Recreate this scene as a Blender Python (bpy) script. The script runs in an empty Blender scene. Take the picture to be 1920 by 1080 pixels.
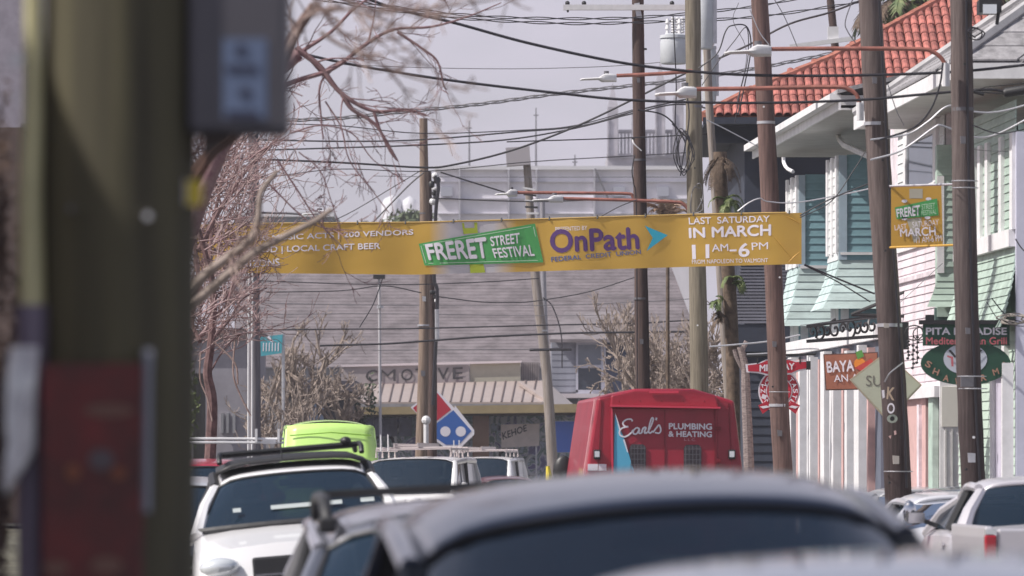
import bpy, math, random
from mathutils import Vector, Matrix, noise as mnoise
R = math.radians
sc = bpy.context.scene
COL = sc.collection

# ------------------------------------------------------------------ camera, sky, sun, exposure
F = 10000.0          # focal length in pixels of a 1920 px wide frame
ZC = 1.73            # eye height
HY = 868.0           # horizon row
cam_d = bpy.data.cameras.new('camera')
cam = bpy.data.objects.new('camera', cam_d); COL.objects.link(cam)
cam.location = (0, 0, ZC); cam.rotation_euler = (R(90), 0, 0)
cam_d.sensor_width = 36.0; cam_d.lens = F / 1920 * 36
cam_d.shift_y = (HY - 540) / 1920
cam_d.clip_start = 0.5; cam_d.clip_end = 3000
cam_d.dof.use_dof = True; cam_d.dof.focus_distance = 84; cam_d.dof.aperture_fstop = 4.8
sc.camera = cam

SUN_EL, SUN_AZ = 48.0, 197.0      # azimuth counter-clockwise from +X of the direction towards the sun
SX, SY, SZ = math.cos(R(SUN_EL)) * math.cos(R(SUN_AZ)), math.cos(R(SUN_EL)) * math.sin(R(SUN_AZ)), math.sin(R(SUN_EL))
world = bpy.data.worlds.new('World'); sc.world = world; world.use_nodes = True
wn = world.node_tree; wn.nodes.clear()
wo = wn.nodes.new('ShaderNodeOutputWorld'); wb = wn.nodes.new('ShaderNodeBackground')
sky = wn.nodes.new('ShaderNodeTexSky'); sky.sky_type = 'NISHITA'; sky.sun_disc = False
sky.sun_elevation = R(SUN_EL); sky.sun_rotation = R(90 - SUN_AZ); sky.dust_density = 2.5; sky.air_density = 1.0
wt = wn.nodes.new('ShaderNodeTexCoord'); wnz = wn.nodes.new('ShaderNodeTexNoise'); wmap = wn.nodes.new('ShaderNodeMapping')
wmap.inputs['Scale'].default_value = (5, 5, 14.0)
wnz.inputs['Scale'].default_value = 3.0; wnz.inputs['Detail'].default_value = 5
wr = wn.nodes.new('ShaderNodeValToRGB')
wr.color_ramp.elements[0].position = 0.3; wr.color_ramp.elements[0].color = (0.66, 0.66, 0.66, 1)
wr.color_ramp.elements[1].position = 0.7; wr.color_ramp.elements[1].color = (1, 1, 1, 1)
wmix = wn.nodes.new('ShaderNodeMix'); wmix.data_type = 'RGBA'
wmix.inputs[7].default_value = (7.0, 6.6, 7.7, 1)      # thin bright cloud cover, slightly lilac
wn.links.new(wt.outputs['Generated'], wmap.inputs['Vector']); wn.links.new(wmap.outputs[0], wnz.inputs['Vector'])
wsep = wn.nodes.new('ShaderNodeSeparateXYZ'); wn.links.new(wt.outputs['Generated'], wsep.inputs[0])
wel = wn.nodes.new('ShaderNodeMapRange'); wel.inputs[1].default_value = 0.12; wel.inputs[2].default_value = 0.6; wel.inputs[3].default_value = 1.0; wel.inputs[4].default_value = 0.08
wn.links.new(wsep.outputs['Z'], wel.inputs[0])      # the thin cloud veil opens towards the zenith
wmul = wn.nodes.new('ShaderNodeMath'); wmul.operation = 'MULTIPLY'
wn.links.new(wnz.outputs['Fac'], wr.inputs['Fac']); wn.links.new(wr.outputs['Color'], wmul.inputs[0]); wn.links.new(wel.outputs[0], wmul.inputs[1])
wn.links.new(wmul.outputs[0], wmix.inputs[0])
wn.links.new(sky.outputs['Color'], wmix.inputs[6]); wn.links.new(wmix.outputs[2], wb.inputs['Color'])
wb.inputs['Strength'].default_value = 0.1; wn.links.new(wb.outputs[0], wo.inputs['Surface'])
sun_d = bpy.data.lights.new('sun', 'SUN'); sun_d.energy = 5.0; sun_d.angle = R(0.5); sun_d.color = (1.0, 0.955, 0.9)
sun = bpy.data.objects.new('sun', sun_d); COL.objects.link(sun)
sun.rotation_euler = Vector((SX, SY, SZ)).to_track_quat('Z', 'Y').to_euler(); sun.location = (-20, 40, 40)
sc.view_settings.view_transform = 'Standard'; sc.view_settings.look = 'None'
sc.view_settings.exposure = 0.0; sc.view_settings.gamma = 1.0; sc.view_settings.use_curve_mapping = False
sc.cycles.use_denoising = True
sc.cycles.max_bounces = 6; sc.cycles.transparent_max_bounces = 12; sc.cycles.volume_bounces = 0

# ------------------------------------------------------------------ coordinates
def P(px, py, D):                       # pixel of the photograph at a distance -> world point
    return Vector(((px - 960) * D / F, D, ZC + (HY - py) * D / F))
VX = 400.0
def SP(px, Xs):                         # pixel column on a street-parallel plane -> (x, y)
    D = Xs * F / (px - VX)
    return ((px - 960) * D / F, D)
def ST(Xs, D): return (Xs - 0.056 * D, D)
def ZP(py, D): return ZC + (HY - py) * D / F
TH = math.atan(0.056)

# ------------------------------------------------------------------ materials
MATS = {}
def mat(name, col, rough=0.6, metal=0.0, var=0.0, scale=3.0, stretch=(1, 1, 1), bump=0.0, col2=None, coat=0.0,
        rnd=0.0, spec=0.5, alpha=None, bscale=None):
    if name in MATS: return MATS[name]
    m = bpy.data.materials.new(name); m.use_nodes = True; nt = m.node_tree
    b = nt.nodes['Principled BSDF']
    b.inputs['Roughness'].default_value = rough; b.inputs['Metallic'].default_value = metal
    b.inputs['Coat Weight'].default_value = coat; b.inputs['Specular IOR Level'].default_value = spec
    b.inputs['Base Color'].default_value = (*col, 1)
    if var or bump or rnd or col2:
        tc = nt.nodes.new('ShaderNodeTexCoord'); mp = nt.nodes.new('ShaderNodeMapping')
        mp.inputs['Scale'].default_value = stretch
        nz = nt.nodes.new('ShaderNodeTexNoise'); nz.inputs['Scale'].default_value = scale; nz.inputs['Detail'].default_value = 7
        nz.inputs['Roughness'].default_value = 0.65
        nt.links.new(tc.outputs['Object'], mp.inputs[0]); nt.links.new(mp.outputs[0], nz.inputs['Vector'])
        rp = nt.nodes.new('ShaderNodeValToRGB')
        c2 = col2 or tuple(max(0, c * (1 - var)) for c in col)
        c1 = col if col2 else tuple(min(1, c * (1 + var * .6)) for c in col)
        rp.color_ramp.elements[0].position = 0.36; rp.color_ramp.elements[0].color = (*c2, 1)
        rp.color_ramp.elements[1].position = 0.64; rp.color_ramp.elements[1].color = (*c1, 1)
        nt.links.new(nz.outputs['Fac'], rp.inputs[0]); out = rp.outputs[0]
        if rnd:
            oi = nt.nodes.new('ShaderNodeObjectInfo'); hs = nt.nodes.new('ShaderNodeHueSaturation')
            mr = nt.nodes.new('ShaderNodeMapRange'); mr.inputs[3].default_value = 1 - rnd; mr.inputs[4].default_value = 1 + rnd
            nt.links.new(oi.outputs['Random'], mr.inputs[0]); nt.links.new(mr.outputs[0], hs.inputs['Value'])
            nt.links.new(out, hs.inputs['Color']); out = hs.outputs[0]
        nt.links.new(out, b.inputs['Base Color'])
        if bump:
            n2 = nz
            if bscale:
                n2 = nt.nodes.new('ShaderNodeTexNoise'); n2.inputs['Scale'].default_value = bscale
                n2.inputs['Detail'].default_value = 5; nt.links.new(mp.outputs[0], n2.inputs['Vector'])
            bp = nt.nodes.new('ShaderNodeBump'); bp.inputs['Strength'].default_value = bump; bp.inputs['Distance'].default_value = 0.02
            nt.links.new(n2.outputs['Fac'], bp.inputs['Height']); nt.links.new(bp.outputs[0], b.inputs['Normal'])
        m['ramp'] = rp.name
    MATS[name] = m; return m
def glass(name, tint=(0.03, 0.05, 0.07), refl=0.06, see=0.25):
    if name in MATS: return MATS[name]
    m = bpy.data.materials.new(name); m.use_nodes = True; nt = m.node_tree; nt.nodes.clear()
    o = nt.nodes.new('ShaderNodeOutputMaterial'); g = nt.nodes.new('ShaderNodeBsdfGlossy'); g.inputs['Roughness'].default_value = 0.03
    g.inputs['Color'].default_value = (.95, .97, 1, 1)
    t = nt.nodes.new('ShaderNodeBsdfTransparent'); t.inputs['Color'].default_value = (see, see * 1.12, see * 1.15, 1)
    d = nt.nodes.new('ShaderNodeBsdfDiffuse'); d.inputs['Color'].default_value = (*tint, 1)
    m1 = nt.nodes.new('ShaderNodeMixShader'); m1.inputs[0].default_value = 0.5
    lw = nt.nodes.new('ShaderNodeFresnel'); lw.inputs['IOR'].default_value = 1.38
    ad = nt.nodes.new('ShaderNodeMath'); ad.operation = 'ADD'; ad.inputs[1].default_value = refl
    m2 = nt.nodes.new('ShaderNodeMixShader')
    nt.links.new(t.outputs[0], m1.inputs[1]); nt.links.new(d.outputs[0], m1.inputs[2])
    nt.links.new(lw.outputs[0], ad.inputs[0]); nt.links.new(ad.outputs[0], m2.inputs[0])
    nt.links.new(m1.outputs[0], m2.inputs[1]); nt.links.new(g.outputs[0], m2.inputs[2])
    nt.links.new(m2.outputs[0], o.inputs['Surface'])
    MATS[name] = m; return m
def paint(name, col, rough=0.35, metal=0.0, coat=0.6, var=.05): return mat(name, col, rough, metal, coat=coat, var=var, scale=2.2)

M = dict(
 wood=mat('weathered pole wood', (.155, .122, .115), .9, stretch=(14, 14, .8), scale=2.0, bump=.6, col2=(.075, .055, .052)),
 wood_grey=mat('grey pole wood', (.33, .29, .27), .9, stretch=(14, 14, .8), scale=2.0, bump=.5, col2=(.22, .18, .15)),
 wood_green=mat('treated green pole wood', (.098, .086, .048), .85, stretch=(9, 9, .35), scale=1.6, bump=.5, col2=(.05, .043, .028)),
 wood_dark=mat('dark creosote pole wood', (.10, .062, .052), .85, stretch=(14, 14, .9), scale=2.0, bump=.4, col2=(.05, .03, .028)),
 bark=mat('pinkish bark', (.42, .32, .28), .9, scale=9, col2=(.22, .15, .135), bump=.3),
 bark_dark=mat('dark bark', (.20, .12, .115), .9, scale=9, col2=(.09, .05, .05), bump=.3),
 bark_pale=mat('pale dry bark', (.37, .30, .265), .9, scale=9, col2=(.24, .19, .155), bump=.3),
 rubber=mat('black cable sheath', (.022, .02, .027), .5),
 steelwire=mat('grey wire', (.16, .155, .17), .5, .3),
 steel=mat('galvanised steel', (.55, .55, .58), .4, .6, var=.15, scale=6),
 black=mat('black painted metal', (.02, .02, .022), .45),
 plastic=mat('black plastic', (.025, .025, .028), .55),
 red_arm=mat('rusty red arm', (.34, .13, .10), .6, var=.3, scale=5),
 lampwhite=mat('lamp housing', (.72, .71, .72), .4, var=.08, scale=8),
 transf=mat('transformer grey', (.55, .57, .60), .45, var=.1, scale=3),
 yellow=mat('yellow vinyl', (.58, .33, .05), .55, var=.06),
 white_print=mat('white print', (.80, .76, .82), .6), purple=mat('purple print', (.09, .035, .16), .6),
 cyan=mat('cyan print', (.03, .42, .58), .6), green=mat('green print', (.07, .38, .09), .6), lime=mat('lime print', (.42, .50, .04), .6),
 white=mat('white trim paint', (.80, .79, .80), .55, var=.10, scale=4), white_sid=mat('white and sunlit siding paint', (.74, .76, .76), .6, var=.24, scale=4, stretch=(.35, 1, 1), bump=.15, rnd=.05),
 teal=mat('shaded teal siding paint', (.21, .37, .42), .6, var=.24, scale=4, stretch=(.35, 1, 1), bump=.15, rnd=.06), teal_pale=mat('pale teal shingle paint', (.52, .64, .63), .6, var=.24, scale=4, stretch=(.35, 1, 1), bump=.15, rnd=.07),
 pink=mat('pink siding paint', (.78, .69, .73), .6, var=.24, scale=4, stretch=(.35, 1, 1), bump=.15, rnd=.04), pinkwall=mat('salmon stucco', (.62, .40, .38), .8, var=.12, scale=5),
 mint=mat('mint siding paint', (.42, .53, .46), .6, var=.24, scale=4, stretch=(.35, 1, 1), bump=.15, rnd=.05),
 navy=mat('navy wall paint', (.035, .042, .065), .7, var=.2, scale=2, rnd=.05), slate=mat('slate wall paint', (.13, .145, .19), .7, var=.2, scale=2),
 slate_sid=mat('slate siding', (.09, .09, .115), .7, var=.2, scale=2, rnd=.12),
 soffit=mat('soffit paint', (.60, .59, .58), .7, var=.1), shingle=mat('grey asphalt shingle', (.27, .26, .27), .95, var=.35, scale=7, bump=.4, rnd=.25),
 terra=mat('terracotta tile', (.40, .135, .11), .8, var=.35, scale=9, bump=.2, rnd=.32),
 terra_cap=mat('terracotta ridge', (.45, .17, .12), .8, var=.3, scale=6),
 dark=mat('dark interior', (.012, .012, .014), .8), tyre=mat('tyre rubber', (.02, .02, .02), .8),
 seat=mat('dark seat fabric', (.03, .03, .034), .8), rim=mat('alloy rim', (.5, .5, .52), .3, .8),
 chrome=mat('chrome trim', (.7, .7, .72), .12, 1.0), amber=mat('amber lens', (.6, .2, .02), .25), redlens=mat('red tail lens', (.42, .015, .03), .2, coat=.6),
 lens=mat('clear lens', (.75, .78, .8), .12, .3, coat=.5),
 glass=glass('car glass', (.018, .040, .068), .035, .24), glass_blue=glass('window glass', (.06, .12, .19), .06, .15),
)

def stain_base(m, z0, z1, f):          # creosote soaked lower part of a pole
    nt = m.node_tree; b = nt.nodes['Principled BSDF']; src = b.inputs['Base Color'].links[0].from_socket
    tc = nt.nodes.new('ShaderNodeTexCoord'); sp = nt.nodes.new('ShaderNodeSeparateXYZ'); mr = nt.nodes.new('ShaderNodeMapRange'); nz = nt.nodes.new('ShaderNodeTexNoise')
    nz.inputs['Scale'].default_value = 2.5; ad = nt.nodes.new('ShaderNodeMath'); ad.operation = 'MULTIPLY_ADD'; ad.inputs[1].default_value = 1.2
    nt.links.new(tc.outputs['Object'], sp.inputs[0]); nt.links.new(tc.outputs['Object'], nz.inputs['Vector']); nt.links.new(nz.outputs['Fac'], ad.inputs[0]); nt.links.new(sp.outputs['Z'], ad.inputs[2])
    mr.inputs[1].default_value = z0; mr.inputs[2].default_value = z1; mr.inputs[3].default_value = 1; mr.inputs[4].default_value = 0
    mx = nt.nodes.new('ShaderNodeMix'); mx.data_type = 'RGBA'; mx.blend_type = 'MULTIPLY'; mx.inputs[7].default_value = (*f, 1)
    nt.links.new(ad.outputs[0], mr.inputs[0]); nt.links.new(mr.outputs[0], mx.inputs[0]); nt.links.new(src, mx.inputs[6]); nt.links.new(mx.outputs[2], b.inputs['Base Color'])
stain_base(M['wood'], 2.6, 5.2, (.42, .36, .38))

# ------------------------------------------------------------------ mesh building
MW = {}
class MB:
    def __init__(s): s.v = []; s.f = []
    def add(s, vs, fs):
        n = len(s.v); s.v += [tuple(p) for p in vs]; s.f += [tuple(i + n for i in f) for f in fs]; return s
    def box(s, a, b):
        x0, x1 = sorted((a[0], b[0])); y0, y1 = sorted((a[1], b[1])); z0, z1 = sorted((a[2], b[2]))
        return s.add([(x0,y0,z0),(x1,y0,z0),(x1,y1,z0),(x0,y1,z0),(x0,y0,z1),(x1,y0,z1),(x1,y1,z1),(x0,y1,z1)],
                     [(0,3,2,1),(4,5,6,7),(0,1,5,4),(1,2,6,5),(2,3,7,6),(3,0,4,7)])
    def bar(s, a, b, w, h):                # box along a->b
        a = Vector(a); b = Vector(b); d = (b - a).normalized(); up = Vector((0, 0, 1)) if abs(d.z) < .95 else Vector((0, 1, 0))
        x = d.cross(up).normalized() * w / 2; y = x.normalized().cross(d).normalized() * h / 2
        return s.add([a-x-y, a+x-y, a+x+y, a-x+y, b-x-y, b+x-y, b+x+y, b-x+y], [(0,3,2,1),(4,5,6,7),(0,1,5,4),(1,2,6,5),(2,3,7,6),(3,0,4,7)])
    def prism(s, pts, off):                # polygon (3d points) extruded by a vector
        n = len(pts); off = Vector(off); a = [Vector(p) for p in pts]; b = [p + off for p in a]
        nrm = Vector((0, 0, 0))
        for i in range(n): nrm += a[i].cross(a[(i + 1) % n])
        if nrm.dot(off) > 0: a, b = b, a
        return s.add(a + b, [tuple(range(n)), tuple(range(2*n-1, n-1, -1))] + [(i, i + n, (i+1) % n + n, (i+1) % n) for i in range(n)])
    def pxprism(s, pts, D, depth=.04): return s.prism([P(x, y, D) for x, y in pts], (0, depth, 0))
    def tube(s, pts, rad, n=8, cap=True, squash=1.0):
        pts = [Vector(p) for p in pts]; k = len(pts)
        if not isinstance(rad, (list, tuple)): rad = [rad] * k
        t0 = (pts[1] - pts[0]).normalized(); ref = Vector((0, 0, 1)) if abs(t0.z) < .9 else Vector((0, 1, 0))
        nx = t0.cross(ref).normalized(); base = len(s.v); vs = []
        for i in range(k):
            t = (pts[min(i+1, k-1)] - pts[max(i-1, 0)])
            t = t.normalized() if t.length > 1e-9 else t0
            nx = (nx - t * nx.dot(t)); nx = nx.normalized() if nx.length > 1e-6 else t.orthogonal().normalized()
            ny = t.cross(nx)
            for j in range(n):
                a = 2 * math.pi * j / n
                vs.append(tuple(pts[i] + nx * math.cos(a) * rad[i] + ny * math.sin(a) * rad[i] * squash))
        fs = [(i*n+j, i*n+(j+1) % n, (i+1)*n+(j+1) % n, (i+1)*n+j) for i in range(k-1) for j in range(n)]
        if cap: fs += [tuple(range(n-1, -1, -1)), tuple((k-1)*n + j for j in range(n))]
        return s.add(vs, fs)
    def grid(s, fn, nu, nv):
        vs = [fn(u / nu, v / nv) for v in range(nv+1) for u in range(nu+1)]
        return s.add(vs, [(v*(nu+1)+u, v*(nu+1)+u+1, (v+1)*(nu+1)+u+1, (v+1)*(nu+1)+u) for v in range(nv) for u in range(nu)])
    def ball(s, c, r, n=8, m=6):
        c = Vector(c); rr = r if isinstance(r, (tuple, list)) else (r, r, r); vs = []; 
        for i in range(m+1):
            a = math.pi * i / m
            for j in range(n):
                b = 2*math.pi*j/n; vs.append((c.x+rr[0]*math.sin(a)*math.cos(b), c.y+rr[1]*math.sin(a)*math.sin(b), c.z+rr[2]*math.cos(a)))
        return s.add(vs, [(i*n+j, (i+1)*n+j, (i+1)*n+(j+1) % n, i*n+(j+1) % n) for i in range(m) for j in range(n)])
    def build(s, name, m, parent=None, smooth=False, local=False, label=None, bevel=0, solid=0):
        me = bpy.data.meshes.new(name); vs = s.v
        if parent is not None and not local:
            inv = MW[parent.name].inverted(); vs = [inv @ Vector(p) for p in vs]
        me.from_pydata([tuple(p) for p in vs], [], s.f); me.update()
        if m: me.materials.append(m)
        if smooth:
            me.polygons.foreach_set('use_smooth', [True] * len(me.polygons))
            try: me.set_sharp_from_angle(angle=R(38))
            except Exception: pass
        o = bpy.data.objects.new(name, me); COL.objects.link(o)
        if parent is not None: o.parent = parent; MW[o.name] = MW[parent.name]
        else: MW[o.name] = Matrix.Identity(4)
        if label: o['label'] = label
        if solid:
            md = o.modifiers.new('solid', 'SOLIDIFY'); md.thickness = solid; md.offset = -1
        if bevel:
            md = o.modifiers.new('bevel', 'BEVEL'); md.width = bevel; md.segments = 2; md.limit_method = 'ANGLE'; md.angle_limit = R(40)
        return o
def tag(o, label, cat, group=None):
    o['label'] = label; o['category'] = cat
    if group: o['group'] = group
    return o
def thing(name, label, cat, loc, group=None, rot=(0, 0, 0)):
    o = bpy.data.objects.new(name, None); COL.objects.link(o); o.empty_display_size = .2
    o.location = loc; o.rotation_euler = rot
    from mathutils import Euler
    MW[o.name] = Matrix.Translation(Vector(loc)) @ Euler(rot).to_matrix().to_4x4()
    return tag(o, label, cat, group)
def solo(mb, name, m, label, cat, group=None, **kw):
    xs = [p[0] for p in mb.v]; ys = [p[1] for p in mb.v]; zs = [p[2] for p in mb.v]
    c = Vector(((min(xs)+max(xs))/2, (min(ys)+max(ys))/2, min(zs)))
    mb.v = [(p[0]-c.x, p[1]-c.y, p[2]-c.z) for p in mb.v]
    o = mb.build(name, m, **kw); o.location = c; MW[o.name] = Matrix.Translation(c)
    return tag(o, label, cat, group)
def struct(mb, name, m, **kw):
    o = mb.build(name, m, **kw); o['kind'] = 'structure'; return o
def copyobj(o, parent, loc, rotz=0):
    c = o.copy(); COL.objects.link(c); c.parent = parent; c.location = loc; c.rotation_euler = (0, 0, rotz); return c
def cr(pts, n=6):                           # Catmull-Rom through points
    pts = [Vector(p) for p in pts]; out = []
    q = [pts[0]*2 - pts[1]] + pts + [pts[-1]*2 - pts[-2]]
    for i in range(1, len(q) - 2):
        for k in range(n):
            t = k / n; a, b, c, d = q[i-1], q[i], q[i+1], q[i+2]
            out.append(.5 * ((2*b) + (c-a)*t + (2*a-5*b+4*c-d)*t*t + (3*b-a-3*c+d)*t**3))
    out.append(pts[-1]); return out

def text(s, quad, D, m, parent, bold=0.012, name='lettering', depth=None, shear=0.0, off=.009):
    """lettering mapped into a pixel quad (tl, tr, br, bl) at a distance"""
    cu = bpy.data.curves.new('t', 'FONT'); cu.body = s; cu.resolution_u = 4; cu.shear = shear
    if len(s) <= 2 and 'M' not in s: cu.offset = min(bold, .02); bold = 0
    ob = bpy.data.objects.new('t', cu); COL.objects.link(ob); bpy.context.view_layer.update()
    me = bpy.data.meshes.new_from_object(ob.evaluated_get(bpy.context.evaluated_depsgraph_get()))
    vs = [v.co.copy() for v in me.vertices]; fs = [tuple(p.vertices) for p in me.polygons]
    bpy.data.objects.remove(ob); bpy.data.curves.remove(cu); bpy.data.meshes.remove(me)
    if not vs: return None
    x0, x1 = min(v.x for v in vs), max(v.x for v in vs); y0, y1 = min(v.y for v in vs), max(v.y for v in vs)
    tl, tr, br, bl = quad; mb = MB(); out = []
    nv = len(vs); sh = [(0, 0)] if bold < .006 else [(-bold, 0), (bold, 0), (0, bold), (0, -bold)]   # heavier strokes: shifted sheets 1 mm apart
    fs = [tuple(i + nv*k for i in f) for k in range(len(sh)) for f in fs]
    vs = [(v.x + dx, v.y + dy, k*.001) for k, (dx, dy) in enumerate(sh) for v in vs]
    x0 -= bold; x1 += bold; y0 -= bold; y1 += bold
    from types import SimpleNamespace
    for vx_, vy_, vk_ in vs:
        v = SimpleNamespace(x=vx_, y=vy_)
        u = (v.x - x0) / max(1e-6, x1 - x0); w = 1 - (v.y - y0) / max(1e-6, y1 - y0)
        x = (tl[0]*(1-u)+tr[0]*u)*(1-w) + (bl[0]*(1-u)+br[0]*u)*w; y = (tl[1]*(1-u)+tr[1]*u)*(1-w) + (bl[1]*(1-u)+br[1]*u)*w
        DD = (depth(x) if depth else D) - off
        out.append(P(x, y, DD - vk_))
    mb.add(out, fs); return mb.build(name, m, parent)
def flat(pts, D, m, parent, name='print', off=.006, depth=None):
    mb = MB(); mb.add([P(x, y, (depth(x) if depth else D) - off) for x, y in pts], [tuple(range(len(pts)))]); return mb.build(name, m, parent)
def rect(x0, y0, x1, y1): return [(x0, y0), (x1, y0), (x1, y1), (x0, y1)]
def circ(cx, cy, rx, ry=None, n=20): return [(cx + rx*math.cos(2*math.pi*i/n), cy + (ry or rx)*math.sin(2*math.pi*i/n)) for i in range(n)]
# ------------------------------------------------------------------ ground, road, pavements
XF = 9.4                                 # street-parallel house fronts on the right
asph = mat('asphalt', (.055, .055, .058), .9, var=.3, scale=3, bump=.3, bscale=60)
conc = mat('pavement concrete', (.33, .32, .30), .9, var=.2, scale=1.5, bump=.2, bscale=30)
earth = mat('bare ground', (.14, .13, .09), .95, var=.4, scale=.5, bump=.3)
def strip(a, b, y0, y1, z0, z1, name, m):
    mb = MB(); p = [ST(a, y0), ST(b, y0), ST(b, y1), ST(a, y1)]
    mb.prism([(x, y, z0) for x, y in p], (0, 0, z1 - z0)); return struct(mb, name, m)
mb = MB(); mb.add([(-900, -200, -.01), (900, -200, -.01), (900, 1500, -.01), (-900, 1500, -.01)], [(0, 1, 2, 3)]); struct(mb, 'ground', earth)
mb = MB(); p = [ST(0, -15), ST(7.7, -15), ST(7.7, 150), ST(0, 150)]; mb.add([(x, y, 0) for x, y in p], [(0, 1, 2, 3)]); struct(mb, 'road', asph)
mb = MB(); mb.add([(-60, 150, .004), (60, 150, .004), (60, 162, .004), (-60, 162, .004)], [(0, 1, 2, 3)]); struct(mb, 'cross_street', asph)
mb = MB()
for k in range(40):
    y = -10 + k * 4; p = [ST(4.2, y), ST(4.3, y), ST(4.3, y + 2), ST(4.2, y + 2)]; mb.add([(x, yy, .004) for x, yy in p], [(0, 1, 2, 3)])
struct(mb, 'road_marking', mat('road paint', (.55, .42, .08), .8, var=.3, scale=8))
strip(-2.6, -.16, -15, 150, 0, .13, 'pavement', conc); strip(7.86, XF + 3, -15, 150, 0, .13, 'pavement', conc)
strip(-.16, 0, -15, 150, 0, .15, 'kerb', mat('kerb concrete', (.4, .39, .37), .9, var=.2)); strip(7.7, 7.86, -15, 150, 0, .15, 'kerb', MATS['kerb concrete'])

# ------------------------------------------------------------------ board siding
BM = {}
def board_mesh(L, h, t, m):
    k = (round(L, 2), round(h, 3), t, m.name)
    if k in BM: return BM[k]
    me = bpy.data.meshes.new('siding_board')
    v = [(0,0,0),(L,0,0),(0,-t,0),(L,-t,0),(0,-.3*t,h+.012),(L,-.3*t,h+.012),(0,0,h+.012),(L,0,h+.012)]
    f = [(0,1,3,2),(2,3,5,4),(4,5,7,6),(0,2,4,6),(1,7,5,3),(0,6,7,1)]
    me.from_pydata(v, [], f); me.update(); me.materials.append(m); BM[k] = me; return me
def siding(parent, p0, p1, z0, z1, pitch, m, t=.022, name='siding_board', lean=0.0, power=1.6, mitre0=0, mitre1=0):
    """clapboards from p0 to p1 (outward is to the right of that direction); lean: outward flare at the bottom"""
    a = Vector((p0[0], p0[1], 0)); b = Vector((p1[0], p1[1], 0)); L = (b - a).length; d = (b - a).normalized()
    out = Vector((d.y, -d.x, 0)); ang = math.atan2(d.y, d.x); n = max(1, round((z1 - z0) / pitch)); h = (z1 - z0) / n
    inv = MW[parent.name].translation
    for i in range(n):
        z = z0 + i * h
        if lean:
            q = 1 - i / n; q2 = 1 - (i + 1) / n; o0 = lean * q ** power; o1 = lean * q2 ** power
            A0 = a + out*(o0+t) - d*o0*mitre0; B0 = b + out*(o0+t) + d*o0*mitre1; A1 = a + out*(o1+.2*t) - d*o1*mitre0; B1 = b + out*(o1+.2*t) + d*o1*mitre1
            mb = MB(); zz = Vector((0, 0, z)); z2 = Vector((0, 0, z + h + .008)); ib = -out * (t*.8)
            vs = [A0+zz, B0+zz, B1+z2, A1+z2]; vs += [v + ib for v in vs]
            mb.add(vs, [(0,1,2,3),(7,6,5,4),(0,4,5,1),(3,2,6,7),(0,3,7,4),(1,5,6,2)]); mb.build(name, m, parent)
        else:
            o = bpy.data.objects.new(name, board_mesh(L, h, t, m)); COL.objects.link(o); o.parent = parent
            o.location = a + Vector((0, 0, z)) - inv; o.rotation_euler = (0, 0, ang); MW[o.name] = MW[parent.name]
def wallbox(parent, p0, p1, z0, z1, m, th=.12, name='wall', inset=.0):
    a = Vector((p0[0], p0[1], z0)); b = Vector((p1[0], p1[1], z0)); d = (b-a).normalized(); out = Vector((d.y, -d.x, 0))
    a -= out*inset; b -= out*inset
    mb = MB(); mb.prism([a, b, b - out*th, a - out*th], (0, 0, z1 - z0)); return mb.build(name, m, parent)
def board(parent, p0, p1, z0, z1, m, proud=.03, th=.05, name='trim_board'):
    a = Vector((p0[0], p0[1], z0)); b = Vector((p1[0], p1[1], z0)); d = (b-a).normalized(); out = Vector((d.y, -d.x, 0))
    a += out*proud; b += out*proud
    mb = MB(); mb.prism([a, b, b - out*th, a - out*th], (0, 0, z1 - z0)); return mb.build(name, m, parent)
def fx(px, D): return ((px - 960) * D / F, D)        # camera-facing wall point

# ------------------------------------------------------------------ turquoise house
th = thing('turquoise_house', 'turquoise two storey house with flared shingle skirts, white corner posts and striped shopfront', 'house', (*ST(XF + 2, 80), 0))
DA = XF*F/(1498-VX); DA2 = DA + 1.6; DB = XF*F/(1573-VX); DE = XF*F/(1668-VX)
Af, An = ST(XF, DA2), ST(XF, DA); An = fx(1498, DA)
Bn = fx(1573, DB); Bf = ST(XF, DB + 1.35)
zs = ZP(500, DA); zt = 6.35
wallbox(th, Af, An, 3.0, zt, M['white_sid'], inset=.03); wallbox(th, An, fx(1576, DA), 3.0, zt, M['teal'], inset=.03)  # one siding, light painted in: pale on sunlit faces, teal on shaded ones
wallbox(th, Bf, Bn, 3.0, zt, M['white_sid'], inset=.03); wallbox(th, Bn, fx(1720, DB), 3.0, zt, M['teal'], inset=.03)
wallbox(th, fx(1576, DA+.3), (fx(1576, DA+.3)[0]+6, DA+.3), 0, zt, M['teal'])
siding(th, Af, An, zs, zt-.1, .125, M['white_sid']); siding(th, (An[0]+.10, An[1]), fx(1572, DA), zs, zt, .125, M['teal'])
siding(th, Bf, Bn, zs-.1, zt-.05, .125, M['white_sid']); siding(th, (Bn[0]+.12, Bn[1]), fx(1716, DB), zs-.1, zt, .125, M['teal'])
for A, B in ((Af, An), (Bf, Bn)):
    for q in (.06, .5, .94):
        a = Vector(A).lerp(Vector(B), max(0, q-.07)); b = Vector(A).lerp(Vector(B), min(1, q+.07)); board(th, a, b, zs, zt, M['white'], .045, .04, 'corner_post')
board(th, (An[0], An[1]), (An[0]+.10, An[1]), zs, zt, mat('shaded corner post paint', (.36, .46, .54), .6, var=.1), .04, .05, 'corner_post')  # shaded tone of the white posts, painted onto their camera side
board(th, (Bn[0], Bn[1]), (Bn[0]+.12, Bn[1]), zs-.1, zt, MATS['shaded corner post paint'], .04, .05, 'corner_post')
board(th, (An[0]+.02, An[1]), fx(1572, DA), zs-.03, zs+.02, M['white'], .05, .05, 'sill'); board(th, (Bn[0]+.02, Bn[1]), fx(1716, DB), ZP(478, DB), ZP(473, DB), M['white'], .05, .05, 'sill')
zb = ZP(612, DA)
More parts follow.
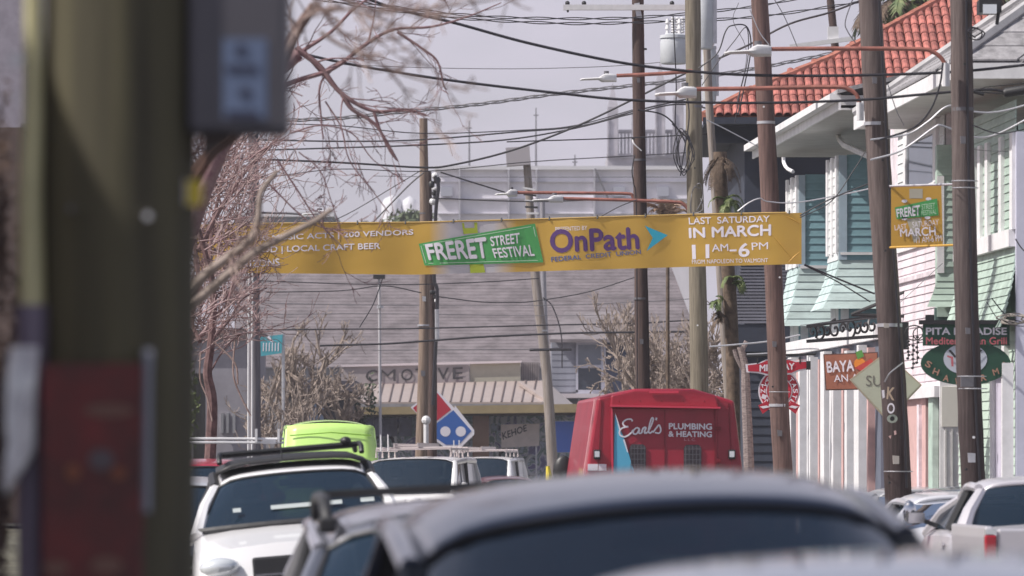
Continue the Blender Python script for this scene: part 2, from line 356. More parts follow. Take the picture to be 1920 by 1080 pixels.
siding(th, Af, An, zb, zs, .115, M['teal_pale'], name='skirt_shingle_row', lean=.26, mitre1=1); siding(th, An, fx(1590, DA), zb, zs, .115, M['teal_pale'], name='skirt_shingle_row', lean=.26, mitre0=1)
siding(th, Bf, Bn, zb+.12, zs-.1, .115, M['teal_pale'], name='skirt_shingle_row', lean=.26, mitre1=1); siding(th, Bn, fx(1700, DB), zb+.12, zs-.1, .115, M['teal_pale'], name='skirt_shingle_row', lean=.26, mitre0=1)
# ground floor: slate wall on the street with white posts, ends butt against the upper bays
G0, G1 = ST(XF-.12, DA + 1.6), ST(XF-.12, DE)
wallbox(th, G0, G1, 0.13, 3.62, M['slate'], .3, name='shopfront_wall')
board(th, ST(XF-.12, DA+1.6), ST(XF-.12, DE), 3.45, 3.66, M['white'], .08, .1, 'cornice')
rng = random.Random(4); n = 17
for i in range(n):
    y = DA + 1.45 - i * (DA + 1.4 - DE) / n; w = rng.choice((.16, .22, .34, .5)) 
    board(th, ST(XF-.12, y), ST(XF-.12, y - w), .14, 3.40 - .05*(i % 3), M['white'] if i % 4 else M['pinkwall'], .10 + .05*(i % 2), .12, 'pilaster')
for i in (3, 8, 13):
    y = DA + .9 - i * (DA + 1.4 - DE) / n; board(th, ST(XF-.12, y), ST(XF-.12, y-.4), .9, 2.9, M['glass_blue'], .03, .03, 'window_pane')
# eave, gutter, roof
E0, E1 = DA + 2.2, XF*F/(1790-VX)
def eavebox(X0, X1, y0, y1, z0, z1, m, name, parent):
    mb = MB(); p = [ST(X0, y0), ST(X1, y0), ST(X1, y1), ST(X0, y1)]; mb.prism([(x, y, z0) for x, y in p], (0, 0, z1-z0)); return mb.build(name, m, parent)
ze = ZP(283, 92000/(1465-VX)/1.0) 
eavebox(XF-.50, XF+4, E1+8.0, E0, ze-.02, ze+.02, M['soffit'], 'soffit', th)
eavebox(XF-.53, XF-.50, E1+8.0, E0, ze-.05, ze+.17, M['white'], 'fascia', th)
eavebox(XF-.66, XF-.53, E1+8.0, E0+.05, ze+.08, ze+.18, M['white'], 'gutter', th)
board(th, ST(XF-.5, E1+8.0), ST(XF+5, E1+8.0), ze-.05, ze+.16, M['soffit'], 0, .03, 'fascia')
mb = MB(); a = ST(XF-.56, E0); b = ST(XF-.56, E1+7.9); c = ST(XF+6, E1+7.9); d = ST(XF+6, E0)
mb.prism([(*a, ze+.18), (*b, ze+.18), (*c, ze+1.7), (*d, ze+1.7)], (0, 0, .06)); mb.build('roof', M['shingle'], th)
mb = MB(); mb.tube(cr([P(1469, 292, 90), P(1470, 305, 90), P(1476, 316, 89.6), P(1487, 322, 89)], 3), .032, 6); mb.build('downspout', M['white'], th, smooth=True)
mb = MB(); mb.tube([P(1569, 236, 82.5), P(1574, 262, 81.5), P(1582, 272, 80), P(1640, 298, 79)], .045, 6); mb.build('downspout', M['white'], th, smooth=True)

# ------------------------------------------------------------------ pink house between
DP0, DP1 = XF*F/(1640-VX), XF*F/(1772-VX)
ph = thing('pink_house', 'narrow house with pink board siding below and a blue window in white siding above', 'house', (*ST(XF + 2, (DP0+DP1)/2), 0))
XP = XF
p0, p1 = ST(XP, DE), ST(XP, DP1)
q = lambda px: ST(XP, XP*F/(px-VX))
wallbox(ph, p0, p1, .13, 6.4, M['pink'], .2, inset=.01)
zw = ZP(462, 70.6)
siding(ph, q(1685), p1, 2.7, zw, .105, M['pink']); board(ph, q(1684), p1, zw, zw+.20, M['white'], .05, .06, 'sill')
board(ph, q(1684), p1, zw-.42, zw-.36, M['pink'], .05, .06, 'trim_board')
siding(ph, q(1685), q(1704), zw+.2, 6.2, .125, M['white_sid']); siding(ph, q(1762), p1, zw+.2, 6.2, .125, M['white_sid'])
siding(ph, q(1704), q(1762), zw+.2, ZP(355, 70), .125, M['white_sid'])
zc = ZP(278, 70.5); z0_ = ZP(352, 70.5)
zc += .12
board(ph, q(1706), q(1757), z0_, zc, M['glass_blue'], .035, .03, 'window_pane')
for a, b, c, d in ((1701, 1706, z0_, zc), (1757, 1763, z0_, zc)): board(ph, q(a), q(b), c, d, M['white'], .06, .08, 'window_frame')
board(ph, q(1701), q(1763), zc, zc+.18, M['white'], .06, .08, 'window_frame'); board(ph, q(1700), q(1764), z0_-.1, z0_, M['white'], .09, .1, 'sill')
board(ph, q(1685), p1, 6.2, 6.4, M['soffit'], .06, .08, 'frieze')
# salmon ground floor with a dark passage and a white door
board(ph, q(1704), q(1744), .14, 2.62, M['pinkwall'], .06, .08, 'shopfront_wall'); board(ph, q(1733), q(1737), .14, 2.5, M['pink'], .10, .05, 'pilaster')
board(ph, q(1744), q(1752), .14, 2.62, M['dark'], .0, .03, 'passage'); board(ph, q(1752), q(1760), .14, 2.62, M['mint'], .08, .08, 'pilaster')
board(ph, q(1704), q(1772), 2.58, 2.72, M['white'], .14, .16, 'cornice')
# fence-like bracket frame and iron basket on the front is a sign bracket (below)

# ------------------------------------------------------------------ green house
DG = XF*F/(1905-VX); DG2 = XF*F/(1828-VX)
gh = thing('mint_house', 'mint green board house with tall white trim boards, flared skirt and grey hipped roof', 'house', (*ST(XF + 2, DG + 2), 0))
g = lambda px: ST(XF, XF*F/(px-VX))
Gf, Gn = g(1800), g(1906)
wallbox(gh, Gf, Gn, 0.13, 5.7, M['mint'], .2, inset=.02)
zsl = ZP(478, 65)
siding(gh, Gf, Gn, zsl+.14, ZP(205, 64), .105, M['mint']); board(gh, g(1800), Gn, zsl, zsl+.2, M['white'], .09, .12, 'sill')
for px in (1830, 1841, 1855, 1881, 1902): board(gh, g(px), g(px+5), zsl+.2, 5.6, M['white'], .06, .07, 'trim_board')
siding(gh, Gf, Gn, zsl-.95, zsl, .10, M['mint'], name='skirt_shingle_row', lean=.22, mitre1=1)
siding(gh, Gf, Gn, .14, zsl-1.0, .11, mat('pale mint siding paint', (.54, .66, .56), .6, var=.1, rnd=.05), name='siding_board')
for a, b, z1_ in ((1868, 1873, 2.9), (1890, 1895, 3.2)): board(gh, g(a), g(b), .14, z1_, M['white'], .08, .1, 'door_casing')
board(gh, g(1873), g(1890), .14, 2.75, mat('lilac door paint', (.62, .58, .68), .6, var=.1), .04, .06, 'door'); board(gh, g(1868), g(1895), 2.75, 2.9, M['white'], .1, .12, 'door_casing')
mb = MB(); x, y = ST(XF-.02, DG-.12); mb.box((x-.0, y-.06, .13), (x+.2, y+.1, 5.6)); mb.build('corner_column', mat('lilac column paint', (.60, .60, .72), .6, var=.08), gh)
mb = MB(); mb.box((x-.16, y-.02, .13), (x-.03, y+.02, 2.9)); mb.build('door_casing', M['white'], gh)
wallbox(gh, (x+.1, y+.02), (x+3, y+.02), .13, 5.7, M['mint'], .2)
# far bay of the mint house, behind the pole
Dm = XF*F/(1772-VX) - .3
wallbox(gh, fx(1757, Dm), fx(1850, Dm), 3.6, 5.8, M['mint'], .3)
siding(gh, fx(1758, Dm), fx(1850, Dm), ZP(500, Dm), 5.6, .10, M['mint'])
board(gh, fx(1757, Dm), fx(1770, Dm), ZP(512, Dm), 5.4, M['white'], .03, .05, 'corner_post')
siding(gh, fx(1757, Dm), fx(1850, Dm), ZP(576, Dm), ZP(515, Dm), .085, M['mint'], name='skirt_shingle_row', lean=.14, mitre0=1)
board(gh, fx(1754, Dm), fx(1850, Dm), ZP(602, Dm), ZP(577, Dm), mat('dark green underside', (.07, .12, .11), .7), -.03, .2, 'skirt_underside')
board(gh, fx(1832, 66.5), fx(1868, 66.5), ZP(601, 66.5), ZP(572, 66.5), M['white'], 0, .3, 'awning_box')
board(gh, fx(1762, Dm+.1), fx(1800, Dm+.1), .14, ZP(705, Dm), M['white'], .05, .1, 'door')
board(gh, fx(1765, Dm+.1), fx(1795, Dm+.1), ZP(800, Dm), ZP(725, Dm), mat('cream panel', (.7, .68, .62), .6), .07, .03, 'door_panel')
for a in (1771, 1783): board(gh, fx(a, Dm+.1), fx(a+3, Dm+.1), .2, ZP(805, Dm), M['soffit'], .07, .03, 'door_panel')
# eave and hipped roof with shingle courses
zg = ZP(141, 62.2); XE = XF - .75; y0g, y1g = 62.2, 71.8
mb = MB(); p = [ST(XE, y0g), ST(XE+9, y0g), ST(XE+9, y1g), ST(XE, y1g)]; mb.prism([(x, y, zg-.03) for x, y in p], (0, 0, .03)); mb.build('soffit', M['soffit'], gh)
board(gh, ST(XE, y1g), ST(XE, y0g), zg-.04, zg+.14, M['white'], .03, .03, 'fascia'); board(gh, ST(XE-.03, y0g), ST(XE+9, y0g), zg-.04, zg+.14, M['white'], .03, .03, 'fascia')
sl = .70; nco = 17; cw = .26
for i in range(nco):
    t0, t1 = i*cw, (i+1)*cw + .05; za, zb_ = zg + .15 + sl*t0, zg + .15 + sl*t1
    for side in ('near', 'street'):
        if side == 'near':
            a, b = ST(XE+t0, y0g+t0), ST(XE+9, y0g+t0); c, d = ST(XE+9, y0g+t1), ST(XE+t1, y0g+t1)
            k = 12
            a_, b_, c_, d_ = [Vector(v) for v in (a, b, c, d)]
            for j in range(k):
                r0, r1 = j/k, (j+.96)/k; q0, q1 = a_.lerp(b_, r0), a_.lerp(b_, r1); s1, s0 = d_.lerp(c_, r1), d_.lerp(c_, r0)
                if (q0.x / q0.y) * F + 960 > 1990: continue
                mb = MB(); mb.prism([(*q0, za+.02), (*q1, za+.02), (*s1, zb_), (*s0, zb_)], (0, 0, .02)); mb.build('shingle', M['shingle'], gh)
        else:
            a, b = ST(XE+t0, y1g-t0), ST(XE+t0, y0g+t0); c, d = ST(XE+t1, y0g+t1), ST(XE+t1, y1g-t1)
            mb = MB(); mb.prism([(*a, za+.02), (*b, za+.02), (*c, zb_), (*d, zb_)], (0, 0, .02)); mb.build('shingle_row', M['shingle'], gh)
mb = MB(); t1 = nco*cw
mb.add([(*ST(XE, y0g), zg+.14), (*ST(XE+9, y0g), zg+.14), (*ST(XE+9, y0g+t1), zg+.12+sl*t1), (*ST(XE+t1, y0g+t1), zg+.12+sl*t1), (*ST(XE, y1g), zg+.14), (*ST(XE+t1, y1g-t1), zg+.12+sl*t1)], [(0,1,2,3),(0,3,5,4)]); mb.build('roof_deck', M['shingle'], gh)
for yy, s_ in ((y0g, 1), (y1g, -1)):
    mb = MB(); mb.tube([(*ST(XE, yy), zg+.19), (*ST(XE+t1, yy+s_*t1), zg+.19+sl*t1)], .075, 6); mb.build('hip_cap', mat('hip cap', (.42, .41, .42), .9, var=.2), gh)

# ------------------------------------------------------------------ dark house with terracotta roof
DT = 97.0
dh = thing('navy_house', 'dark navy house with terracotta tiled hipped roof and grey shingled skirt', 'house', P(1560, HY, DT+4) - Vector((0, 0, ZC)))
zt0 = ZP(219, DT-1); sl = .50; nrow = 14; dd = .385
def hipL(z):   # left hip column at height above the eave, as pixel column
    pts = [(0, 1320), (.62, 1395), (.95, 1500), (1, 1510)]
    return 0
rows = []
xL0 = P(1318, 0, DT-1).x; xR0 = P(1905, 0, DT-1).x
ntile = 0; tm = bpy.data.meshes.new('roof_tile')
vs = []; nseg = 5
for k, (yy, rr, zz) in enumerate(((0, .076, 0), (.42, .066, 0))):
    for j in range(nseg+1):
        a = math.pi * j / nseg; vs.append((-rr*math.cos(a), yy, rr*.9*math.sin(a) + zz))
    for j in range(nseg+1):
        a = math.pi * j / nseg; vs.append((-(rr-.014)*math.cos(a), yy, (rr-.014)*.9*math.sin(a) + zz))
q = nseg + 1; fs = []
for j in range(nseg): fs += [(j, j+1, j+1+2*q, j+2*q), (q+j+1, q+j, q+j+2*q, q+j+1+2*q), (j+1, j, q+j, q+j+1)]
tm.from_pydata(vs, [], fs); tm.update(); tm.materials.append(M['terra'])
sang = math.atan(sl)
rngt = random.Random(8)
mbs = MB(); made = 0
# left hip line and right hip line in the photograph
def linpx(pts, y):
    for (xa, ya), (xb, yb) in zip(pts, pts[1:]):
        if min(ya, yb) <= y <= max(ya, yb): return xa + (xb-xa)*(y-ya)/(yb-ya)
    return pts[-1][0] if y < pts[-1][1] else pts[0][0]
HL = [(1318, 222), (1395, 180), (1560, 112), (1655, 62), (1790, -12)]; HR = [(1935, 222), (1900, 55), (1870, 30), (1795, -12)]
for r in range(nrow):
    yy = DT - 1 + dd * r; z = zt0 + dd * sl * r; row_y = HY - (z - ZC) * F / yy
    xa = (linpx(HL, row_y-6) - 960) * yy / F; xb = (linpx(HR, row_y) - 960) * yy / F
    xs0 = xL0 + (r % 2) * .0; n0 = math.ceil((xa - xL0) / .152)
    x = xL0 + n0 * .152
    while x < xb:
        px = 960 + x / yy * F
        hid = (1604 < px < 1652 or 1415 < px < 1445 or (1795 < px < 1822) or px > 1880 or (row_y > 150 and px > 1690) or (row_y > 100 and px > 1790) or (row_y > 200 and px > 1590))
        if not hid and made < 295:
            o = bpy.data.objects.new('roof_tile', tm); COL.objects.link(o); o.parent = dh; made += 1
            o.location = Vector((x, yy + rngt.uniform(-.012, .012), z + .02)) - MW[dh.name].translation; o.rotation_euler = (sang, 0, rngt.uniform(-.03, .03))
        else:
            ca, sa = math.cos(sang), math.sin(sang)
            mbs.add([(x+v[0], yy + v[1]*ca - v[2]*sa, z + .02 + v[1]*sa + v[2]*ca) for v in vs], fs)
        x += .152
st = mbs.build('roof_tiles', M['terra'], dh); st['kind'] = 'stuff'
topz = zt0 + sl*dd*nrow; topD = DT - 1 + dd*nrow
pk = [P(1318, 0, DT-1), P(1935, 0, DT-1)]
mb = MB(); mb.add([(pk[0].x, DT-1, zt0), (pk[1].x, DT-1, zt0), (P(1797, 0, topD).x, topD, topz), (P(1785, 0, topD).x, topD, topz)], [(0,1,2,3)])
bk = DT + 14
mb.add([(pk[0].x, DT-1, zt0), (P(1785, 0, topD).x, topD, topz), (pk[0].x+1.5, bk, zt0)], [(0,1,2)]); mb.build('roof_deck', mat('roof deck', (.22, .08, .05), .9), dh)
for hl in (HL, HR):
    pts = []
    for (x_, y_) in hl:
        # depth of the roof plane where this pixel meets it
        D_ = DT - 1
        for _ in range(12): D_ = DT - 1 + max(0, (ZP(y_, D_) - zt0) / sl)
        pts.append(P(x_, y_ - 3, D_))
    for a, b in zip(pts, pts[1:]):
        L = (b-a).length; k = max(1, int(L/.42))
        for j in range(k):
            mb = MB(); p0_ = a.lerp(b, j/k); p1_ = a.lerp(b, (j+1.08)/k); mb.tube([p0_, p1_], [.10, .088], 8); mb.build('ridge_tile', M['terra_cap'], dh, smooth=True)
# soffit, beams and walls
mb = MB(); mb.box((xL0+.05, DT-.9, zt0-.10), (xR0, DT+10, zt0-.04)); mb.build('soffit', M['navy'], dh)
mb = MB(); mb.box((xL0, DT-1.05, zt0-.13), (xR0, DT-.93, zt0-.01)); mb.build('fascia', M['navy'], dh)
mb = MB(); mb.box((P(1335, 0, DT).x, DT, ZP(268, DT)), (P(1500, 0, DT).x, DT+.3, zt0-.1)); mb.build('beam', M['navy'], dh)
mb = MB(); mb.box((P(1396, 0, DT).x, DT+.02, 0), (P(1700, 0, DT).x, DT+8, zt0-.1)); mb.build('wall', M['navy'], dh)
mb = MB(); mb.box((P(1445, 0, DT).x, DT-.05, ZP(470, DT)), (P(1490, 0, DT).x, DT+.02, ZP(310, DT))); mb.build('shutter', mat('dark shutter', (.02, .025, .04), .6), dh)
siding(dh, fx(1388, DT-.03), fx(1500, DT-.03), ZP(607, DT), ZP(492, DT), .058, M['slate_sid'], t=.03, name='skirt_shingle_row', lean=.26, power=1.7, mitre0=1)
mb = MB(); mb.box((P(1380, 0, DT).x, DT-.3, ZP(660, DT)), (P(1500, 0, DT).x, DT, ZP(609, DT))); mb.build('porch_beam', M['navy'], dh)
siding(dh, fx(1396, DT-.03), fx(1500, DT-.03), .15, ZP(665, DT), .16, M['navy'], t=.03)
mb = MB(); mb.tube([P(1524, 219, DT-1.05), P(1524, 238, DT-1.05)], .02, 6); mb.build('downspout', M['soffit'], dh)
for (x_, y_) in ((1696, 130), (1485, 210)):
    mb = MB(); D_ = DT+1.5; mb.tube([P(x_, y_+8, D_), P(x_, y_-14, D_)], [.05, .05], 8); mb.build('roof_vent', M['plastic'], dh)

# ------------------------------------------------------------------ left shop building in shade
lb = thing('brown_shop_building', 'brown and lilac grey building far behind the big foreground pole at left', 'building', (*ST(-7, 144), 0))
brown = mat('brown stucco', (.10, .06, .045), .85, var=.3, scale=1.5)
wallbox(lb, ST(-5, 141), ST(-5, 147), .13, 10.6, brown, 5)
board(lb, ST(-5, 141), ST(-5, 147), 10.6, 14.8, mat('grey lilac stucco', (.30, .27, .32), .7, var=.15), .06, 5.0, 'upper_wall')
board(lb, ST(-5, 141), ST(-5, 147), 10.5, 10.7, mat('brown ledge', (.07, .05, .05), .7), .2, .3, 'ledge')
for k in range(1):
    y = 142; board(lb, ST(-5, y), ST(-5, y+2.4), .9, 2.9, M['glass_blue'], .03, .04, 'window_pane'); board(lb, ST(-5, y+4), ST(-5, y+5), .14, 2.5, M['dark'], .03, .04, 'door')
gb = thing('shade_gable', 'unseen steep gable added beside the big foreground pole to shade it', 'building', (*ST(-4, 14), 0))  # unseen gable, shaped so its shadow edge crosses the foreground pole
mb = MB(); pts = [(*ST(-2.7, y), z) for y, z in ((5, 0), (5, 2.9), (8.92, 2.9), (13.52, 8.2), (18.1, 2.9), (22, 2.9), (22, 0))]
mb.prism(pts, (-4, 0, 0)); mb.build('wall', brown, gb)
for (ya_, za_), (yb_, zb_) in (((8.92, 2.9), (13.52, 8.2)), ((13.52, 8.2), (18.1, 2.9))):
    mb = MB(); mb.bar((*ST(-2.66, ya_), za_+.05), (*ST(-2.66, yb_), zb_+.05), .16, .10); mb.build('barge_board', M['soffit'], gb)
# ------------------------------------------------------------------ far buildings
# auto shop closing the street
au = thing('auto_repair_shop', 'low auto shop with big grey shingle roof, lettered parapet and tan metal canopy', 'building', P(900, HY, 172) - Vector((0, 0, ZC)))
DR = 168.0
roofm = mat('weathered grey shingle roof', (.215, .19, .20), .95, var=.28, scale=1.3, stretch=(1, 1, 1), bump=.5, bscale=9)
ya, yb = ZP(690, DR), ZP(462, DR+9)
nr = 38
for i in range(nr):
    t0, t1 = i/nr, (i+1.1)/nr
    mb = MB(); xl, xr = P(430, 0, DR).x, P(1330, 0, DR).x
    mb.prism([(xl, DR+9*t0, ya+(yb-ya)*t0+.012), (xr-1.2*t0, DR+9*t0, ya+(yb-ya)*t0+.012), (xr-1.2*t1, DR+9*t1, ya+(yb-ya)*t1), (xl, DR+9*t1, ya+(yb-ya)*t1)], (0, 0, .03)); mb.build('shingle_row', mat('shop roof course', (.185, .16, .17), .95, var=.30, scale=1.6, bump=.9, bscale=7, rnd=.05), au)
mb = MB(); mb.box((P(430, 0, DR).x, DR+.1, 0), (P(1325, 0, DR).x, DR+17, ya)); mb.build('wall', mat('grey block wall', (.30, .29, .31), .8, var=.2), au)
DQ = 164.0
def q3(parent, x0, y0, x1, y1, D, dep, m, name, yy=None):
    mb = MB(); mb.pxprism([(x0, y0), (x1, (yy or (y0, y1))[0]), (x1, (yy or (y0, y1))[1]), (x0, y1)], D, dep); return mb.build(name, m, parent)
beige = mat('beige panel', (.50, .46, .37), .7, var=.08); greyp = mat('grey sign panel', (.40, .35, .35), .7, var=.12)
q3(au, 640, 688, 880, 724, DQ, .25, greyp, 'parapet_panel', (684, 722)); q3(au, 881, 682, 976, 722, DQ+.05, .2, beige, 'parapet_panel', (679, 720))
q3(au, 977, 679, 1012, 720, DQ+.2, .2, mat('ribbed grey panel', (.28, .25, .25), .6, var=.2, stretch=(9, 1, .3)), 'ribbed_panel')
for k in range(8): q3(au, 979+k*4.2, 680, 980.6+k*4.2, 720, DQ+.12, .08, greyp, 'rib')
q3(au, 640, 684, 978, 688, DQ-.06, .3, mat('pinkish white trim', (.75, .66, .68), .6), 'coping', (676, 680))
q3(au, 680, 722, 880, 727, DQ-.06, .1, mat('dull red trim', (.38, .12, .15), .6, var=.3), 'trim_board', (719, 724))
dl = mat('dark sign letters', (.055, .05, .055), .5)
for s_, x0, x1 in (('C', 686, 708), ('M', 712, 742), ('O', 752, 774), ('T', 779, 797), ('I', 803, 808), ('V', 820, 842), ('E', 849, 868)):
    yo = -(x0-690)*.03; text(s_, [(x0, 694+yo), (x1, 693+yo), (x1, 715+yo), (x0, 716+yo)], DQ, dl, au, bold=0 if s_ == 'M' else .012, off=.03)
# standing seam canopy
tan = mat('tan metal canopy', (.43, .355, .325), .5, .1, var=.1, scale=4)
De, Dt = 157.0, DQ - .2
def canq(x0, x1, t0=0, t1=1, dz=0):     # strip of the canopy between top row and eave row
    return None
Xl, Xr = 672, 1016
npan = 18
for i in range(npan):
    a, b = Xl + (Xr-Xl)*i/npan, Xl + (Xr-Xl)*(i+1)/npan; top_a = 727 - (a-Xl)*.006; 
    ta, tb = P(a+8, 724-(a-Xl)*.022, Dt), P(b+8, 724-(b-Xl)*.022, Dt); ea, eb = P(a, 757, De), P(b, 757, De)
    mb = MB(); mb.prism([ea, eb, tb, ta], (0, 0, .05)); mb.build('canopy_panel', tan, au)
    mb = MB(); mb.bar(ea + Vector((0, 0, .06)), ta + Vector((0, 0, .06)), .035, .05); mb.build('seam', mat('seam shadow metal', (.16, .12, .11), .6), au)
mb = MB(); mb.prism([P(1016, 757, De), P(1092, 776, De), P(1024, 717, Dt)], (0, 0, .05)); mb.build('canopy_panel', mat('grey canopy end', (.30, .27, .27), .6), au)
mb = MB(); mb.bar(P(974, 718, De+5), P(1026, 752, De-.1), .12, .1); mb.build('hip_cap', tan, au)
fas = mat('ochre fascia', (.36, .28, .15), .6, var=.1)
q3(au, 655, 764, 1100, 778, De-.1, .3, fas, 'fascia', (757, 773))
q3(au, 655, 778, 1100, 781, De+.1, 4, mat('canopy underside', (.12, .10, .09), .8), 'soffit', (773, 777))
for x0, x1 in ((886, 917), (1092, 1100), (560, 575)):
    q3(au, x0, 776, x1, 1000, De+.3, .5, mat('brown column', (.22, .13, .09), .7, var=.1), 'column')
# mural on the front wall
mur = bpy.data.materials.new('mural paint'); mur.use_nodes = True; nt = mur.node_tree; b = nt.nodes['Principled BSDF']; b.inputs['Roughness'].default_value = .7
tc = nt.nodes.new('ShaderNodeTexCoord'); nz = nt.nodes.new('ShaderNodeTexNoise'); nz.inputs['Scale'].default_value = 1.7; nz.inputs['Detail'].default_value = 4; nz.inputs['Distortion'].default_value = 2.2
rp = nt.nodes.new('ShaderNodeValToRGB'); els = rp.color_ramp.elements
for pos, c in ((.3, (.12, .14, .18)), (.42, (.55, .62, .74)), (.5, (.20, .30, .28)), (.56, (.80, .80, .86)), (.64, (.26, .26, .46))):
    e = els.new(pos); e.color = (*c, 1)
rp.color_ramp.elements[0].color = (.1, .12, .2, 1); rp.color_ramp.elements[-1].color = (.3, .22, .35, 1)
nt.links.new(tc.outputs['Object'], nz.inputs['Vector']); nt.links.new(nz.outputs['Fac'], rp.inputs[0]); nt.links.new(rp.outputs[0], b.inputs['Base Color'])
q3(au, 660, 776, 1110, 1000, De+3.2, .2, mur, 'mural_wall')
flat(rect(1041, 790, 1084, 848), De+.6, mat('blue sign face', (.08, .18, .62), .5), au, 'notice_board'); q3(au, 1040, 789, 1085, 849, De+.62, .1, M['steel'], 'board_back')
for k, (cx, cy, rx, ry, a0, a1) in enumerate(((925, 862, 10, 22, -60, 60), (948, 868, 14, 26, 60, 300), (972, 872, 10, 16, -90, 90), (720, 830, 18, 16, 0, 250), (755, 822, 14, 20, 90, 330), (680, 828, 12, 14, 40, 260), (1000, 872, 14, 18, 100, 320), (1060, 876, 14, 16, 0, 200))):
    mb = MB(); mb.tube([P(cx + rx*math.cos(R(a0+(a1-a0)*i/10)), cy - ry*math.sin(R(a0+(a1-a0)*i/10)), De+3.15) for i in range(11)], .055, 5); mb.build('mural_stroke', mat('mural white', (.75, .77, .8), .6) if k % 2 == 0 else mat('mural dark', (.03, .03, .05), .6), au)
for x0, x1 in ((919, 926), (929, 936), (939, 952), (956, 964), (968, 978), (982, 988)):
    flat([(x0, 782), (x1, 780), (x1-2, 794), (x0+1, 795)], De+3.15, mat('mural white', (0, 0, 0)), au, 'window_lettering', .02)
for x0, x1, c_ in ((662, 700, 0), (702, 745, 1), (748, 772, 0)):
    q3(au, x0, 784, x1, 818, De+3.1, .06, mat('mauve window', (.26, .27, .38), .3, var=.4, scale=2), 'window_pane')
bs = thing('tan_notice_board', 'tan board with dark slanted lettering standing under the canopy of the auto shop', 'sign', P(965, HY, De+1) - Vector((0, 0, ZC)))
mb = MB(); mb.pxprism([(939, 796), (1012, 794), (1011, 836), (940, 840)], De+1, .1); mb.build('sign_panel', mat('tan sign face', (.72, .62, .56), .6, var=.1), bs)
text('KEHOE', [(941, 811), (987, 796), (988, 808), (943, 825)], De+1, dl, bs, bold=.02)
for x_ in (948, 1004): q3(bs, x_, 836, x_+3, 1004, De+1.05, .06, M['steel'], 'post')

# small tan/blue house right of the shop
gr = thing('grey_blue_cottage', 'grey blue cottage with white framed windows between the shop roof and the red truck', 'house', P(1150, HY, 152) - Vector((0, 0, ZC)))
Dh = 165.0; gw = mat('grey blue siding', (.25, .26, .31), .7, var=.15, scale=3, rnd=.06); dwn = mat('dark window', (.05, .06, .08), .15)
q3(gr, 1034, 640, 1200, 1000, Dh+.03, 6, gw, 'wall')
siding(gr, fx(1034, Dh), fx(1080, Dh), ZP(735, Dh), ZP(640, Dh), .20, gw); siding(gr, fx(1136, Dh), fx(1200, Dh), ZP(735, Dh), ZP(640, Dh), .20, mat('dark blue siding', (.05, .065, .11), .7))
q3(gr, 1084, 690, 1127, 730, Dh-.1, .05, dwn, 'window_pane'); q3(gr, 1084, 646, 1127, 684, Dh-.1, .05, mat('grey blue pane', (.16, .18, .22), .3), 'window_pane')
for r_ in ((1127, 640, 1136, 736), (1080, 640, 1084, 736), (1084, 684, 1127, 690), (1080, 731, 1136, 738), (1084, 640, 1127, 646)): q3(gr, *r_, Dh-.14, .1, mat('pale window trim', (.42, .43, .50), .6), 'window_frame')
q3(gr, 1052, 738, 1200, 746, Dh-1.6, 1.7, mat('pinkish white trim', (0, 0, 0)), 'porch_roof')
for x_ in (1084, 1196): q3(gr, x_, 746, x_+4, 1000, Dh-1.5, .1, M['soffit'], 'porch_post')
mb = MB(); mb.prism([P(1030, 642, Dh-.6), P(1208, 642, Dh-.6), P(1200, 590, Dh+3), P(1060, 590, Dh+3)], (0, 0, .1)); mb.build('roof', roofm, gr)

# pale warehouse and church far away
far = mat('pale painted block', (.80, .77, .82), .7, var=.14, scale=.35, stretch=(1, 1, .35))
wh = thing('white_warehouse', 'large pale flat roofed warehouse rising hazily behind the banner', 'building', P(1060, HY, 310) - Vector((0, 0, ZC)))
q3(wh, 818, 316, 1296, 900, 310, 30, far, 'wall'); q3(wh, 815, 311, 1299, 318, 309.7, 31, mat('pale coping', (.7, .69, .72), .7), 'coping')
for x_ in (860, 952, 1004, 1113, 1190): q3(wh, x_, 318, x_+3, 900, 309.6, .4, mat('pale downpipe', (.50, .49, .54), .7), 'downpipe')
mb = MB(); mb.prism([P(1114, 316, 309.5), P(1117, 316, 309.5), P(1142, 372, 309.5), P(1139, 374, 309.5)], (0, .2, 0)); mb.build('stair_rail', M['steelwire'], wh)
for x_ in (826, 1150, 1232): q3(wh, x_, 350, x_+22, 368, 309.7, .3, mat('pale blue louvre', (.42, .43, .50), .6), 'louvre')
for y_ in (340, 372, 400): q3(wh, 820, y_, 1294, y_+1.2, 309.8, .2, mat('pale downpipe', (0,0,0)), 'panel_joint')
for x_, y_ in ((880, 226), (1005, 202), (1078, 290)):
    mb = MB(); mb.tube([P(x_, 312, 315), P(x_, y_, 315)], [.06, .03], 6); mb.bar(P(x_-5, y_+14, 315), P(x_+5, y_+14, 315), .06, .06); mb.build('antenna', M['steelwire'], wh)
ch = thing('pinnacled_church', 'pale church tower with slim pinnacles and a pierced parapet beyond the dark pole', 'church', P(1210, HY, 345) - Vector((0, 0, ZC)))
chm = mat('pale church stone', (.42, .40, .44), .8, var=.2, scale=1.2); Dc = 345.0
q3(ch, 1139, 292, 1292, 700, Dc+.2, 8, chm, 'wall')
for k in range(22): q3(ch, 1143+k*6.7, 248, 1147.3+k*6.7, 292, Dc, .6, chm, 'parapet_post')
q3(ch, 1140, 243, 1290, 249, Dc, .8, chm, 'parapet_rail'); q3(ch, 1138, 288, 1293, 296, Dc-.1, .9, chm, 'string_course')
